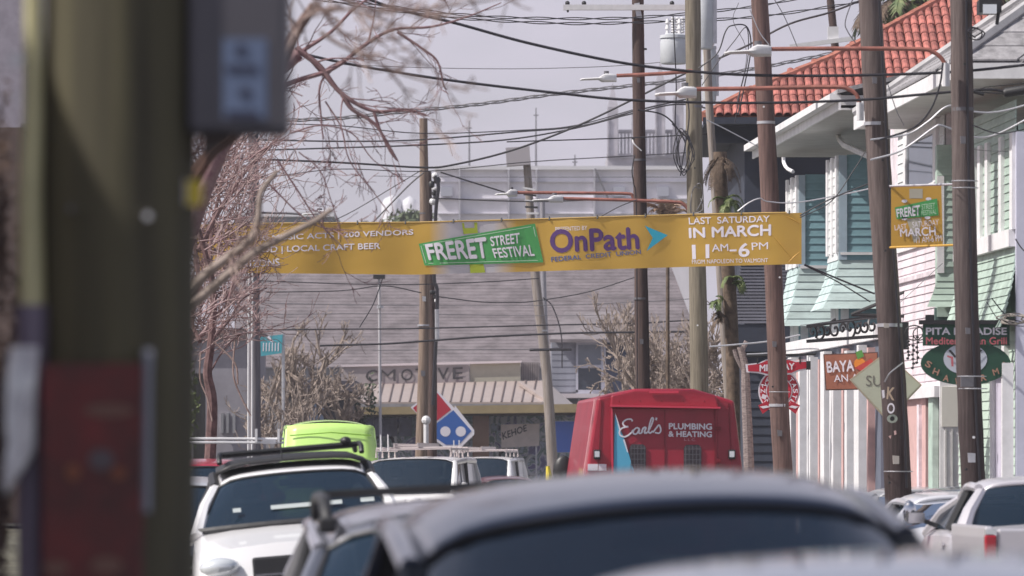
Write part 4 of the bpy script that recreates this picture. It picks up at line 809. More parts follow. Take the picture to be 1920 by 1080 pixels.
E = [
 ([(540, -80), (700, 2), (860, 45), (1000, 83), (1180, 120), (1350, 138), (1500, 142), (1660, 140), (1800, 134), (1920, 122), (2050, 108)], 60, 6.0, 'thickest black cable running down from above the branches and over the red arm', None, 0, 'cable'),
 ([(420, 72), (545, 96), (660, 121), (840, 150), (1050, 175), (1190, 188), (1400, 193), (1600, 188), (1730, 177), (1845, 168), (1885, 172)], 61, 5.6, 'second thick black cable sagging just below the nailed letter pole lamp arm', None, 0, 'cable'),
 ([(500, -22), (700, 8), (860, 27), (1000, 34), (1190, 33), (1400, 14), (1500, -4)], 92, 2.6, 'upper of the twin thin wires across the top of the dark pole', None, 2, ''),
 ([(500, -16), (700, 14), (860, 34), (1060, 44), (1190, 42), (1400, 33), (1560, 12), (1640, -2)], 92, 2.6, 'lower of the twin thin wires across the top of the dark pole', None, 2, ''),
 ([(640, 121), (800, 127), (960, 129), (1100, 126), (1190, 121), (1290, 112)], 105, 1.5, 'very thin grey wire between the two thick cables', G_, 0, ''),
 ([(480, 228), (640, 221), (760, 209), (900, 195), (1050, 175), (1190, 160), (1300, 147), (1440, 124), (1600, 92)], 112, 3.4, 'grey coiled wire bundle rising gently towards the terracotta roof', G_, 3, ''),
 ([(520, 232), (640, 236), (790, 250), (980, 244), (1080, 235), (1190, 205)], 118, 2.2, 'topmost of the four wires that converge on the dark pole', None, 0, ''),
 ([(480, 262), (640, 265), (790, 262), (960, 248), (1090, 236), (1190, 208), (1290, 185)], 114, 3.2, 'second of the converging wires, passing just over the tan pole shoulder', None, 0, ''),
 ([(480, 282), (640, 277), (790, 272), (950, 262), (1080, 240), (1190, 212), (1290, 196), (1420, 235)], 110, 3.2, 'third of the converging wires, lying under the second one', None, 0, ''),
 ([(400, 295), (640, 305), (790, 314), (850, 309), (960, 282), (1080, 237), (1190, 185), (1280, 140), (1400, 86), (1480, 45), (1560, 22), (1640, -10)], 104, 4.2, 'heavy black wire sweeping up from the tan pole past the transformer', None, 0, ''),
 ([(400, 345), (520, 330), (640, 317), (800, 321), (1000, 303), (1190, 292), (1290, 286)], 121, 2.0, 'thin wire skimming the parapet line of the pale warehouse', None, 0, ''),
 ([(950, 266), (1190, 258), (1400, 247), (1480, 242), (1640, 243), (1920, 262)], 98, 2.6, 'long level wire across the church and the dark navy wall', None, 0, ''),
 ([(700, 330), (900, 332), (1290, 332)], 135, 1.3, 'hair thin level wire in front of the warehouse wall', G_, 0, ''),
 ([(826, 323), (880, 340), (948, 361)], 120, 3.0, 'short wire slanting from the pole hardware down to a small lamp', None, 0, ''),
 ([(800, 371), (1000, 378), (1190, 373), (1300, 388)], 126, 2.6, 'wire just above the banner passing both small lamp heads', None, 0, ''),
 ([(792, 318), (735, 352), (650, 402), (560, 440)], 123, 2.0, 'thin wire falling left from the tan pole to the banner edge', None, 0, ''),
 ([(794, 324), (764, 350), (704, 412), (640, 475)], 120, 3.2, 'bold wire falling steeply left from the tan pole', None, 0, ''),
 ([(1195, 374), (1160, 388), (1118, 411)], 86, 2.0, 'short stay from the dark pole to the banner top', None, 0, ''),
 ([(430, 524), (640, 532), (790, 533), (920, 528), (1010, 522)], 118, 2.2, 'first wire hanging right under the banner', None, 0, ''),
 ([(500, 548), (640, 545), (720, 536), (790, 549)], 115, 2.2, 'sagging wire reaching the tan pole below the banner', None, 0, ''),
 ([(820, 556), (900, 566), (960, 567), (1000, 565), (1100, 548), (1190, 520)], 116, 2.2, 'wire that sags between the cable bundle and the leaning pole', None, 0, ''),
 ([(360, 612), (480, 618), (640, 617), (780, 616), (1010, 610), (1190, 606), (1300, 600)], 122, 3.0, 'black wire halfway up the big shingle roof', None, 0, ''),
 ([(600, 648), (715, 645), (790, 640), (900, 632), (1008, 627), (1100, 624), (1290, 622)], 119, 4.2, 'heaviest black wire across the big shingle roof', None, 0, ''),
 ([(700, 657), (800, 656), (1000, 655)], 133, 1.6, 'faint wire just above the lettered parapet', G_, 0, ''),
 ([(480, 568), (700, 572), (1000, 573), (1200, 566), (1300, 560)], 130, 1.5, 'thin grey wire over the upper part of the shingle roof', G_, 0, ''),
 ([(480, 590), (700, 588), (1000, 592), (1200, 590)], 131, 1.3, 'thin grey wire over the middle of the shingle roof', G_, 0, ''),
 ([(718, 520), (700, 570), (674, 614)], 110, 2.0, 'diagonal stay dropping left from under the banner beside the thin post', None, 0, ''),
 ([(1018, 558), (1036, 575), (1052, 625), (1054, 690)], 136, 2.6, 'drop wire hanging down from the leaning pole', None, 0, ''),
 ([(993, 656), (1072, 655)], 134, 6.0, 'short thick black bar wire splice in front of the roof corner', None, 0, ''),
 ([(1383, 396), (1404, 380), (1425, 372), (1440, 378), (1500, 379), (1620, 356), (1652, 345)], 71, 2.6, 'pale rope above the banner end reaching the nailed letter pole', M['steel'], 0, ''),
 ([(1500, 404), (1560, 372), (1640, 340)], 70, 3.0, 'dark banner rope pulling the upper right banner corner', None, 0, ''),
 ([(1500, 408), (1558, 378), (1600, 320), (1622, 285)], 70, 2.2, 'second dark banner rope rising steeply beside the first', None, 0, ''),
 ([(1508, 496), (1560, 518), (1640, 551)], 70, 3.6, 'dark banner rope at the lower right banner corner', None, 0, ''),
 ([(1508, 497), (1570, 528), (1632, 566)], 70.5, 2.6, 'thin lower rope diverging from the lower right banner corner', None, 0, ''),
 ([(1500, 520), (1505, 545), (1545, 610)], 87, 1.8, 'slack dark string hanging from the skirt of the turquoise house', None, 0, ''),
 ([(1632, 262), (1700, 252), (1740, 228), (1780, 198), (1830, 210), (1880, 208), (1960, 186)], 61.5, 4.0, 'upper pale service drop between the two nearest poles', M['steel'], 0, ''),
 ([(1632, 300), (1690, 282), (1750, 240), (1768, 236), (1820, 256), (1862, 254), (1920, 226), (1980, 190)], 61.2, 4.2, 'lower pale service drop sagging past the tall window trim', M['steel'], 0, ''),
 ([(1768, 118), (1762, 160), (1745, 205), (1712, 240), (1650, 262)], 59.5, 3.6, 'black cable hanging from the nearest lamp arm', None, 0, ''),
 ([(1664, 156), (1680, 205), (1695, 235)], 62, 1.8, 'thin twisted wire dropping past the roof corner of the mint house', G_, 0, ''),
 ([(1822, 234), (1860, 248), (1890, 249), (1960, 232)], 59, 2.4, 'thin black wire right of the nearest pole at window trim height', None, 0, ''),
 ([(1500, 610), (1620, 598), (1660, 590), (1760, 500), (1760, 500.5)], 64, 1.4, 'thin tie wire running behind the festival pole banner', G_, 0, ''),
 ([(1806, 278), (1860, 283), (1960, 284)], 63, 1.3, 'hair thin wire across the tall trim boards', G_, 0, ''),
 ([(1440, -20), (1470, 30), (1498, 95)], 96, 1.8, 'thin slanting wire left of the terracotta ridge', G_, 0, ''),
 ([(1406, 18), (1424, 60), (1442, 84)], 76, 2.0, 'pale stay wire crossing the brown pole near its top', M['steel'], 0, ''),
 ([(1325, 225), (1360, 242), (1424, 276)], 86, 2.4, 'pale stay rising from the brown pole to the greenish pole', M['steel'], 0, ''),
 ([(1260, 232), (1290, 262), (1302, 300)], 87, 2.6, 'slack wire looping to the greenish pole from the left', None, 0, ''),
 ([(1196, 206), (1240, 214), (1268, 238), (1290, 280), (1296, 330)], 94, 3.2, 'black cable bending down beside the greenish pole', None, 0, ''),
 ([(1262, 30), (1268, 160), (1266, 230), (1274, 300)], 89, 2.2, 'vertical lead wire left of the greenish pole', None, 0, ''),
 ([(1285, 160), (1292, 220), (1280, 300), (1276, 330)], 87, 2.4, 'slack vertical lead beside the greenish pole', None, 0, ''),
 ([(1310, 128), (1345, 100), (1360, 60), (1372, 48), (1400, 50), (1408, 90), (1396, 160), (1384, 215)], 82, 2.8, 'black looped cable hanging between greenish and brown poles', None, 0, ''),
 ([(1316, 160), (1345, 118), (1376, 78), (1400, 52), (1402, 110), (1386, 180), (1378, 230)], 81.5, 2.0, 'second thinner looped cable inside the black loop', None, 0, ''),
 ([(1385, 5), (1375, 40), (1400, 100), (1380, 200)], 84, 1.2, 'fine grey wire curling by the brown pole', G_, 0, ''),
 ([(1600, -5), (1585, 40), (1590, 60), (1604, 80)], 66, 2.0, 'curled wire left of the nailed letter pole top', G_, 0, ''),
 ([(1330, 650), (1380, 646), (1440, 640), (1500, 628)], 82, 3.6, 'pale cable passing under the dark skirt roof', M['steel'], 0, ''),
 ([(1400, 664), (1440, 662), (1510, 654), (1560, 656)], 81, 3.0, 'pale cable just above the round red sign', M['steel'], 0, ''),
 ([(1860, 560), (1885, 590), (1910, 602), (1960, 606)], 61, 2.4, 'dark wire drooping in front of the mint skirt', None, 0, ''),
 ([(1850, 566), (1870, 596), (1900, 610), (1960, 612)], 61.2, 1.8, 'thin wire under the dark drooping one at the mint skirt', None, 0, ''),
 ([(1904, 448), (1920, 470), (1960, 500)], 60.6, 2.4, 'short dark wire crossing the lilac corner column', None, 0, ''),
]
for pts, D_, w_, lab, m_, tw, kind in E: wire(pts, D_, w_, lab, m_, D2=None, twist=tw)
# splice case on the second cable
mb = MB(); mb.tube([P(1822, 171, 60.9), P(1845, 177, 60.9)], .02, 8); mb.tube([P(1882, 175, 60.9), P(1886, 174, 60.9), P(1960, 162, 60.9), P(1964, 162, 60.9)], [.04, .055, .055, .03], 12)
mb.tube([P(1822, 171, 60.9), P(1882, 176, 60.9)], .01, 6); mb.tube([P(1822, 171, 60.9), P(1850, 163, 60.9), P(1930, 155, 60.9)], .007, 6)
solo(mb, 'cable_splice', M['plastic'], 'fat black splice case hanging on the cable right of the nearest pole', 'cable splice', smooth=True)
# slack coils on bracket of nearest poles
def tangle(cx, cy, D, rx, ry, n, w, label, seed, m=None, par=None):
    rg = random.Random(seed); mb = MB(); pts = []
    for k in range(n*6):
        a = k*1.05 + rg.uniform(-.2, .2); f = .6 + .5*rg.random(); pts.append(P(cx + rx*f*math.cos(a) + rg.uniform(-rx, rx)*.3, cy + ry*f*math.sin(a), D + rg.uniform(-.1, .1)))
    mb.tube(cr(pts, 4), w*D/F/2, 5); return solo(mb, 'wire_coil', m or M['rubber'], label, 'wire coil', smooth=True)
tangle(1828, 62, 59.5, 16, 12, 3, 2.6, 'small coil of black and pale wire at the head of the nearest pole', 3)
tangle(1904, 598, 60.8, 28, 10, 4, 2.6, 'tangle of pale service wires in front of the lilac column', 5, mat('sand wire', (.38, .34, .30), .6))
tangle(1282, 285, 87.4, 16, 46, 4, 2.0, 'slack tangle of wires hanging left of the greenish pole', 7)
tangle(1306, 372, 87.0, 14, 34, 2, 1.6, 'small grey wire tangle crossing the greenish pole above the banner', 9, G_)
# ------------------------------------------------------------------ street banner
DBN = 74.0
TOPL = [(365, 424), (480, 420), (780, 418), (1000, 412), (1130, 408), (1300, 403), (1503, 399)]
BOTL = [(365, 508), (480, 512), (780, 515), (1000, 509), (1300, 500), (1503, 495)]
def lp(t, x):
    for (xa, ya_), (xb, yb_) in zip(t, t[1:]):
        if x <= xb: return ya_ + (yb_-ya_)*(x-xa)/(xb-xa)
    return t[-1][1]
def bdep(x): return DBN + .035*math.sin(x*.021) + .02*math.sin(x*.05+1) - .10*((x-930)/570)**2
bn = thing('street_banner', 'long yellow festival banner strung across the street with white and purple lettering', 'banner', P(930, 515, DBN))
ym = mat('banner vinyl', (.62, .31, .04), .5, var=.02)
nt = ym.node_tree; b = nt.nodes['Principled BSDF']; tc = nt.nodes.new('ShaderNodeTexCoord'); sp = nt.nodes.new('ShaderNodeSeparateXYZ'); rp = nt.nodes.new('ShaderNodeValToRGB')
nt.links.new(tc.outputs['Object'], sp.inputs[0]); mrn = nt.nodes.new('ShaderNodeMapRange')
sc_ = DBN / F
mrn.inputs[1].default_value = (700-930)*sc_; mrn.inputs[2].default_value = (1100-930)*sc_
nt.links.new(sp.outputs['X'], mrn.inputs[0]); nt.links.new(mrn.outputs[0], rp.inputs[0]); nt.links.new(rp.outputs[0], b.inputs['Base Color'])
els = rp.color_ramp.elements; els[0].position = 0; els[0].color = (.70, .43, .085, 1); els[1].position = 1; els[1].color = (.70, .43, .085, 1)
for ps_, c in (((805-700)/400, (.70, .43, .085)), ((845-700)/400, (.66, .62, .64)), ((925-700)/400, (.66, .62, .64)), ((968-700)/400, (.70, .43, .085))):
    e = els.new(ps_); e.color = (*c, 1)
# vinyl lets some light through
tr = nt.nodes.new('ShaderNodeBsdfTranslucent'); mx = nt.nodes.new('ShaderNodeMixShader'); mx.inputs[0].default_value = .42
nt.links.new(rp.outputs[0], tr.inputs['Color']); nt.links.new(b.outputs[0], mx.inputs[1]); nt.links.new(tr.outputs[0], mx.inputs[2]); nt.links.new(mx.outputs[0], nt.nodes['Material Output'].inputs['Surface'])
b.inputs['Roughness'].default_value = .42
nzb = nt.nodes.new('ShaderNodeTexNoise'); mpb = nt.nodes.new('ShaderNodeMapping'); mpb.inputs['Scale'].default_value = (.5, 1, .9); mpb.inputs['Rotation'].default_value = (0, R(28), 0); nzb.inputs['Scale'].default_value = 1.6; nzb.inputs['Detail'].default_value = 2
bpb = nt.nodes.new('ShaderNodeBump'); bpb.inputs['Strength'].default_value = .6; bpb.inputs['Distance'].default_value = .06
nt.links.new(tc.outputs['Object'], mpb.inputs[0]); nt.links.new(mpb.outputs[0], nzb.inputs['Vector']); nt.links.new(nzb.outputs['Fac'], bpb.inputs['Height']); nt.links.new(bpb.outputs[0], b.inputs['Normal']); nt.links.new(bpb.outputs[0], tr.inputs['Normal'])
mb = MB()
def bfn(u, v):
    x = 365 + 1138*u; y = lp(TOPL, x)*(1-v) + lp(BOTL, x)*v; wob = .025*math.sin(v*5 + x*.008)*math.sin(x*.013)
    return P(x, y, bdep(x) + wob*0)
mb.grid(bfn, 160, 8); mb.build('banner_sheet', ym, bn, smooth=True)
W_, PU = M['white_print'], M['purple']
def bt(s, quad, m, bold=.02, **k):
    k.setdefault('off', .004); text(s, quad, DBN, m, bn, bold=bold, depth=bdep, **k)
bt('GES | 20 MUSIC ACTS | 200 VENDORS', [(430, 443), (775, 430), (775, 443), (430, 457)], W_)
bt('FOOD | LOCAL CRAFT BEER', [(466, 463), (713, 455), (713, 470), (466, 478)], W_)
bt('ORIZONS', [(440, 489), (524, 484), (525, 499), (440, 503)], W_)
gm = mat('banner green', (.075, .36, .10), .5, var=.05)
def bfl(pts, m, off): return flat(pts, DBN, m, bn, 'print', off, depth=bdep)
def bstrip(pts_top, pts_bot, m, off, name='print'):
    mb = MB(); n = 10
    for i in range(n):
        def at(a, t): return (a[0][0]*(1-t)+a[1][0]*t, a[0][1]*(1-t)+a[1][1]*t)
        q_ = [at(pts_top, i/n), at(pts_top, (i+1)/n), at(pts_bot, (i+1)/n), at(pts_bot, i/n)]
        mb.add([P(x, y, bdep(x)-off) for x, y in q_], [(0,1,2,3)])
    return mb.build(name, m, bn)
lime = M['lime']
bfl([(866, 418), (870, 418), (873, 436), (869, 437)], lime, .008); bfl([(889, 417), (895, 417), (895, 434), (890, 435)], lime, .008); bfl([(868, 428), (895, 427), (896, 437), (869, 439)], lime, .008)
bfl([(880, 494), (906, 493), (910, 511), (882, 512)], lime, .008)
bstrip([(785, 457), (1003, 419)], [(796, 498), (1019, 492)], gm, .012, 'street_sign_print')
wl = mat('pale green line', (.55, .72, .55), .5)
cn = [(789, 460), (1000, 424), (1013, 488), (799, 494)]
for i in range(4):
    (x0, y0), (x1, y1) = cn[i], cn[(i+1) % 4]; L = math.hypot(x1-x0, y1-y0); nx_, ny_ = -(y1-y0)/L*.55, (x1-x0)/L*.55
    for k in range(6):
        t0, t1 = .02+.96*k/6, .02+.96*(k+1)/6; a = (x0+(x1-x0)*t0, y0+(y1-y0)*t0); c = (x0+(x1-x0)*t1, y0+(y1-y0)*t1)
        bfl([(a[0]-nx_, a[1]-ny_), (c[0]-nx_, c[1]-ny_), (c[0]+nx_, c[1]+ny_), (a[0]+nx_, a[1]+ny_)], wl, .016)
bt('FRERET', [(796, 458), (911, 444), (917, 484), (804, 488)], W_, .03, off=.02)
bt('STREET', [(918, 444), (974, 436), (975, 456), (921, 462)], W_, .02, off=.02); bt('FESTIVAL', [(922, 466), (999, 458), (1003, 480), (928, 484)], W_, .02, off=.02)
bt('OnPath', [(1030, 430), (1197, 425), (1200, 468), (1032, 475)], PU, .03)
bt('PRESENTED BY', [(1041, 426), (1101, 423), (1101, 431), (1042, 434)], W_, .0)
bt('FEDERAL  CREDIT  UNION', [(1033, 482), (1201, 468), (1202, 476), (1034, 491)], mat('blue print', (.07, .12, .32), .5), .01)
bfl([(1209, 423), (1230, 432), (1224, 446)], M['cyan'], .012); bfl([(1230, 432), (1252, 441), (1212, 471), (1224, 446)], M['cyan'], .012)
bt('LAST  SATURDAY', [(1291, 408), (1443, 404), (1443, 416), (1292, 421)], W_, .012); bt('IN MARCH', [(1291, 427), (1446, 420), (1446, 442), (1292, 447)], W_, .03)
bt('11', [(1297, 459), (1330, 458), (1330, 484), (1298, 486)], W_, .02); bt('AM', [(1334, 458), (1365, 457), (1366, 470), (1335, 472)], W_, .01)
bfl([(1368, 468), (1381, 467.5), (1381, 471), (1368, 471.5)], W_, .012); bt('6', [(1384, 456), (1405, 455), (1406, 481), (1385, 483)], W_, .03); bt('PM', [(1409, 455), (1440, 454), (1440, 467), (1410, 469)], W_, .0)
bt('FROM NAPOLEON TO VALMONT', [(1297, 487), (1440, 484), (1440, 491.5), (1298, 495)], W_, .0)
mb = MB(); mb.tube([P(x, lp(TOPL, x)-1, bdep(x)) for x in range(365, 1504, 30)], .012, 6); mb.build('hem_rope', mat('hem', (.5, .33, .1), .7), bn)
mb = MB()
for (xa, ya_), (xb, yb_) in (((1446, 438), (1482, 482)), ((1470, 404), (1502, 420)), ((1476, 494), (1502, 470)), ((470, 424), (520, 450))):
    mb.tube([P(xa, ya_, bdep(xa)-.004), P((xa+xb)/2, (ya_+yb_)/2-1, bdep(xa)-.012), P(xb, yb_, bdep(xb)-.004)], [.002, .010, .002], 6)
cz = mb.build('crease', M['yellow'], bn, smooth=True); cz['kind'] = 'stuff'
for x_ in range(400, 1500, 90):
    mb = MB(); mb.tube([P(x_, lp(TOPL, x_)-5, bdep(x_)), P(x_, lp(TOPL, x_)+2, bdep(x_)-.02)], .012, 5); mb.build('tie', black, bn)

# pole banner on the nearest pole
pb = thing('pole_banner', 'small yellow festival pole banner hanging between the two nearest poles', 'banner', P(1720, 463, 62))
mb = MB(); mb.pxprism([(1671, 350), (1765, 346), (1768, 461), (1671, 464)], 62, .01); mb.build('banner_sheet', M['yellow'], pb)
mb = MB(); mb.tube([P(1669, 349, 62), P(1800, 345, 61)], .014, 6); mb.build('banner_rod', M['steel'], pb); mb = MB(); mb.tube([P(1669, 464, 62), P(1800, 459, 61)], .014, 6); mb.build('banner_rod', M['yellow'], pb)
flat([(1678, 389), (1757, 372), (1760, 404), (1681, 411)], 62, gm, pb, off=.006); text('FRERET', [(1680, 392), (1725, 384), (1725, 404), (1682, 408)], 62, W_, pb, .03, off=.014)
text('STREET', [(1728, 383), (1753, 380), (1753, 391), (1728, 393)], 62, mat('pale green line', (0,0,0)), pb, .0, off=.014); text('FESTIVAL', [(1728, 395), (1756, 392), (1756, 401), (1728, 404)], 62, mat('pale green line', (0,0,0)), pb, .0, off=.014)
text('LAST', [(1677, 422), (1700, 419), (1700, 429), (1678, 432)], 62, W_, pb, .0, off=.014); text('SATURDAY', [(1710, 416), (1760, 411), (1760, 422), (1711, 427)], 62, W_, pb, .0, off=.014); text('MARCH', [(1687, 430), (1754, 424), (1755, 442), (1688, 444)], 62, W_, pb, .02, off=.014)
text('11 AM-6 PM', [(1718, 445), (1765, 440), (1766, 452), (1718, 456)], 62, W_, pb, .0, off=.014)
flat([(1700, 411), (1728, 408), (1722, 448), (1714, 456)], 62, mat('grey print', (.45, .42, .34), .6), pb, off=.002)
for x_, y_ in ((1696, 377), (1741, 373), (1696, 410), (1739, 408)): flat(circ(x_, y_, 5.5, 3, 12), 62, W_, pb)
flat(rect(1705, 354, 1730, 372), 62, mat('grey print', (0,0,0)), pb, off=.002)

# ------------------------------------------------------------------ shop signs
gs = thing('pita_shop_sign', 'dark green oval and rectangle pita shop sign behind the nearest pole', 'sign', P(1812, 722, 62.5))
dg = mat('dark green sign', (.018, .075, .045), .5, var=.1); D_ = 62.5; rd = mat('dull red letters', (.50, .13, .15), .5)
mb = MB(); mb.pxprism([(1731, 606), (1893, 606), (1893, 648), (1731, 648)], D_, .08); mb.build('sign_panel', dg, gs)
mb = MB(); mb.pxprism(circ(1811, 681, 84, 41, 36), D_+.02, .08); mb.build('oval_panel', dg, gs)
mb = MB(); mb.pxprism(rect(1724, 600, 1912, 608), D_-.05, .12); mb.build('top_beam', black, gs); mb = MB(); mb.pxprism(rect(1736, 590, 1752, 600), D_, .1); mb.build('bracket', black, gs)
text('PITA PARADISE', [(1736, 614), (1888, 614), (1888, 628), (1736, 628)], D_, W_, gs, .03); text('Mediterranean Grill', [(1736, 632), (1888, 632), (1888, 646), (1736, 646)], D_, rd, gs, .02)
flat(circ(1810, 673, 41, 29, 32), D_+.02, mat('pale blue grey disc', (.52, .55, .62), .5), gs, 'disc')
flat([(1778, 657), (1783, 656), (1793, 668), (1790, 671)], D_, black, gs); flat([(1776, 666), (1787, 669), (1788, 687), (1784, 687), (1783, 672), (1776, 669)], D_, rd, gs); flat([(1838, 655), (1842, 657), (1826, 672), (1824, 669)], D_, black, gs)
for ch_, x_, y_, a in (('S', 1741, 683, -60), ('H', 1755, 697, -40), ('A', 1774, 709, -22), ('W', 1796, 715, -8), ('A', 1822, 714, 8), ('R', 1844, 708, 22), ('M', 1867, 697, 36), ('A', 1884, 684, 60)):
    c, s_ = math.cos(R(a*.5)), math.sin(R(a*.5)); w_, h_ = 5.5, 6
    text(ch_, [(x_+dx*c+dy*s_, y_-dx*s_*1+dy*c) for dx, dy in ((-w_, -h_), (w_, -h_), (w_, h_), (-w_, h_))], D_+.02, mat('faded tan letters', (.45, .24, .17), .6), gs, .02)

mp_ = thing('pizza_shop_sign', 'round red and white pizza sign with red arrow plate, half hidden by the brown pole', 'sign', P(1460, 780, 79))
D_ = 79.0; rs = mat('sign red', (.50, .02, .045), .4, var=.05)
mb = MB(); mb.pxprism([(1398, 683), (1424, 680), (1436, 674), (1482, 673), (1492, 676), (1518, 676), (1519, 692), (1498, 696), (1486, 702), (1438, 704), (1424, 700), (1400, 698)], D_, .05); mb.build('sign_panel', M['white_print'], mp_)
flat([(1402, 685), (1424, 682), (1438, 676), (1480, 675), (1492, 679), (1515, 678), (1516, 690), (1497, 693), (1484, 699), (1440, 701), (1424, 697), (1403, 696)], D_, rs, mp_)
text('MIDWAY', [(1424, 684), (1490, 680), (1490, 693), (1424, 697)], D_, W_, mp_, .04, off=.014)
mb = MB(); mb.pxprism(circ(1461, 733, 39, 40, 32), D_+.06, .05); mb.build('round_panel', M['white_print'], mp_); flat(circ(1461, 733, 36.5, 37.5, 32), D_+.06, rs, mp_, off=.006); flat(circ(1461, 733, 25, 26, 32), D_+.06, W_, mp_, off=.01); flat(circ(1461, 733, 23, 24, 32), D_+.06, rs, mp_, off=.014)
for s_, sg in (('PIZZA', -1), ('TASTE', 1)):
    for i, ch_ in enumerate(s_):
        a = R((i-2)*21); 
        if sg < 0: cx, cy, an = 1461-30.5*math.cos(a), 733-30.5*math.sin(a)*-1*-1, None
        cx = 1461 + sg*30.5*math.cos(a); cy = 733 + (30.5*math.sin(a) if sg > 0 else -30.5*math.sin(a))
        ux, uy = (-math.sin(a), math.cos(a)) if sg > 0 else (-math.sin(a), -math.cos(a))   # reading direction
        vx_, vy_ = (-math.cos(a), -math.sin(a)) if sg > 0 else (math.cos(a), -math.sin(a))  # glyph down
        w_, h_ = 4.2, 4.4
        text(ch_, [(cx+ux*dx+vx_*dy, cy+uy*dx+vy_*dy) for dx, dy in ((-w_, -h_), (w_, -h_), (w_, h_), (-w_, h_))], D_+.06, W_, mp_, .03, off=.02)
for pts in ([(1422, 760), (1438, 752), (1446, 764), (1430, 776)], [(1500, 760), (1484, 752), (1476, 764), (1492, 776)]):
    mb = MB(); mb.pxprism(pts, D_+.0, .05); mb.build('ribbon', rs, mp_)
    cx_ = sum(p[0] for p in pts)/4; cy_ = sum(p[1] for p in pts)/4; flat([(cx_+(x-cx_)*.8, cy_+(y-cy_)*.25) for x, y in pts], D_, W_, mp_)
mb = MB(); mb.tube([P(1398, 668, D_), P(1530, 664, D_)], .02, 6); mb.build('bracket', black, mp_)
for x_ in (1420, 1500): mb = MB(); mb.tube([P(x_, 668, D_), P(x_, 682, D_)], .012, 5); mb.build('hook', black, mp_)
mb = MB(); mb.pxprism(rect(1512, 677, 1520, 693), D_-.05, .12); mb.build('end_cap', black, mp_)

by = thing('brown_shop_sign', 'orange brown rectangular sign with white painted lettering beside the diamond sign', 'sign', P(1595, 732, 72))
mb = MB(); mb.pxprism([(1544, 664), (1646, 660), (1648, 730), (1548, 732)], 72, .06); mb.build('sign_frame', mat('dark sign frame', (.10, .05, .04), .6), by)
mb = MB(); mb.pxprism([(1546, 666), (1644, 662), (1646, 728), (1550, 730)], 71.97, .03); mb.build('sign_panel', mat('rust orange sign face', (.36, .135, .08), .6, var=.15, scale=5), by)
text('BAYA', [(1549, 678), (1601, 674), (1602, 696), (1551, 699)], 71.97, W_, by, .03); text('AN ART', [(1563, 703), (1632, 700), (1632, 714), (1564, 716)], 71.97, W_, by, .01)
flat(circ(1612, 682, 11, 11, 12), 71.97, mat('orange fruit print', (.75, .25, .03), .6), by); flat([(1602, 690), (1634, 672), (1640, 684), (1618, 697)], 71.97, mat('red flower print', (.5, .06, .05), .6), by, off=.008); flat([(1604, 660), (1616, 656), (1620, 668), (1608, 674)], 71.97, mat('green leaf print', (.10, .30, .06), .6), by, off=.01)
# wrought iron scroll bracket above the sign
ib = thing('iron_scroll_bracket', 'row of black wrought iron scrolls holding the orange brown sign', 'bracket', P(1570, 640, 73.5))
for i in range(9):
    x_ = 1524 + i*14; yb_ = 628 - i*1.5; mb = MB(); pts = []
    for k in range(14):
        a = k*.55 + i*1.3; r_ = 1.5 + k*(.75 + .25*math.sin(i*2.7)); pts.append(P(x_ + r_*.8*math.cos(a), yb_ - 6 + r_*1.35*math.sin(a), 73.5 + .03*k))
    mb.tube(cr(pts, 3), .017, 5); mb.build('scroll', black, ib)
for y0, y1, w_ in ((612, 592, .05), (640, 630, .045)):
    mb = MB(); mb.bar(P(1512, y0 + (y0 > 620)*0, 73.5), P(1650, y1, 73.5), w_, w_); mb.build('rail', black, ib)
mb = MB(); mb.tube([P(1596, 590, 72.5), P(1664, 562, 72.5), P(1728, 532, 72.5), P(1731, 594, 72.5), P(1596, 590, 72.5)], .028, 6)
solo(mb, 'metal_frame', black, 'thin black triangular metal frame projecting in front of the pink siding', 'frame')
ho_ = thing('hanging_ornament', 'dark beaded pendants hanging beside the nailed letter pole over the pink house', 'ornament', P(1712, 690, 66))
for x_, y0_, y1_ in ((1703, 640, 672), (1720, 632, 680), (1712, 648, 690)):
    mb = MB(); mb.tube([P(x_, y0_-18, 66), P(x_, y1_, 66)], .006, 4)
    for k in range(6): mb.ball(P(x_ + 1.2*math.sin(k*2.1), y0_ + (y1_-y0_)*k/5, 66), (.022, .022, .018), 6, 4)
    mb.build('pendant', M['plastic'], ho_)
mb = MB(); mb.tube([P(1700 + 14 + 17*math.cos(a*.5236), 624 + 14*math.sin(a*.5236), 66) for a in range(13)], .009, 5); mb.tube([P(1724 + 12*math.cos(a*.5236), 626 + 12*math.sin(a*.5236), 66) for a in range(13)], .008, 5); mb.build('ring', M['plastic'], ho_)
mb = MB(); mb.pxprism(rect(1690, 604, 1704, 655), 66.5, .2); solo(mb, 'wall_lamp', M['black'], 'black box lamp fixed right of the nailed letter pole', 'lamp')

dm = thing('diamond_sign', 'pale sage diamond shaped sign cut across by the thick pole', 'sign', P(1661, 790, 66.5))
mb = MB(); mb.pxprism([(1593, 712), (1661, 660), (1729, 722), (1664, 790)], 66.5, .05); mb.build('sign_edge', mat('tan sign edge', (.45, .38, .28), .6), dm)
flat([(1597, 713), (1661, 664), (1725, 722), (1664, 785)], 66.5, mat('sage sign face', (.50, .50, .40), .6, var=.06), dm, 'sign_panel')
text('SU', [(1624, 704), (1653, 704), (1653, 724), (1624, 724)], 66.5, mat('brown grey letters', (.18, .16, .14), .6), dm, .0, off=.010)

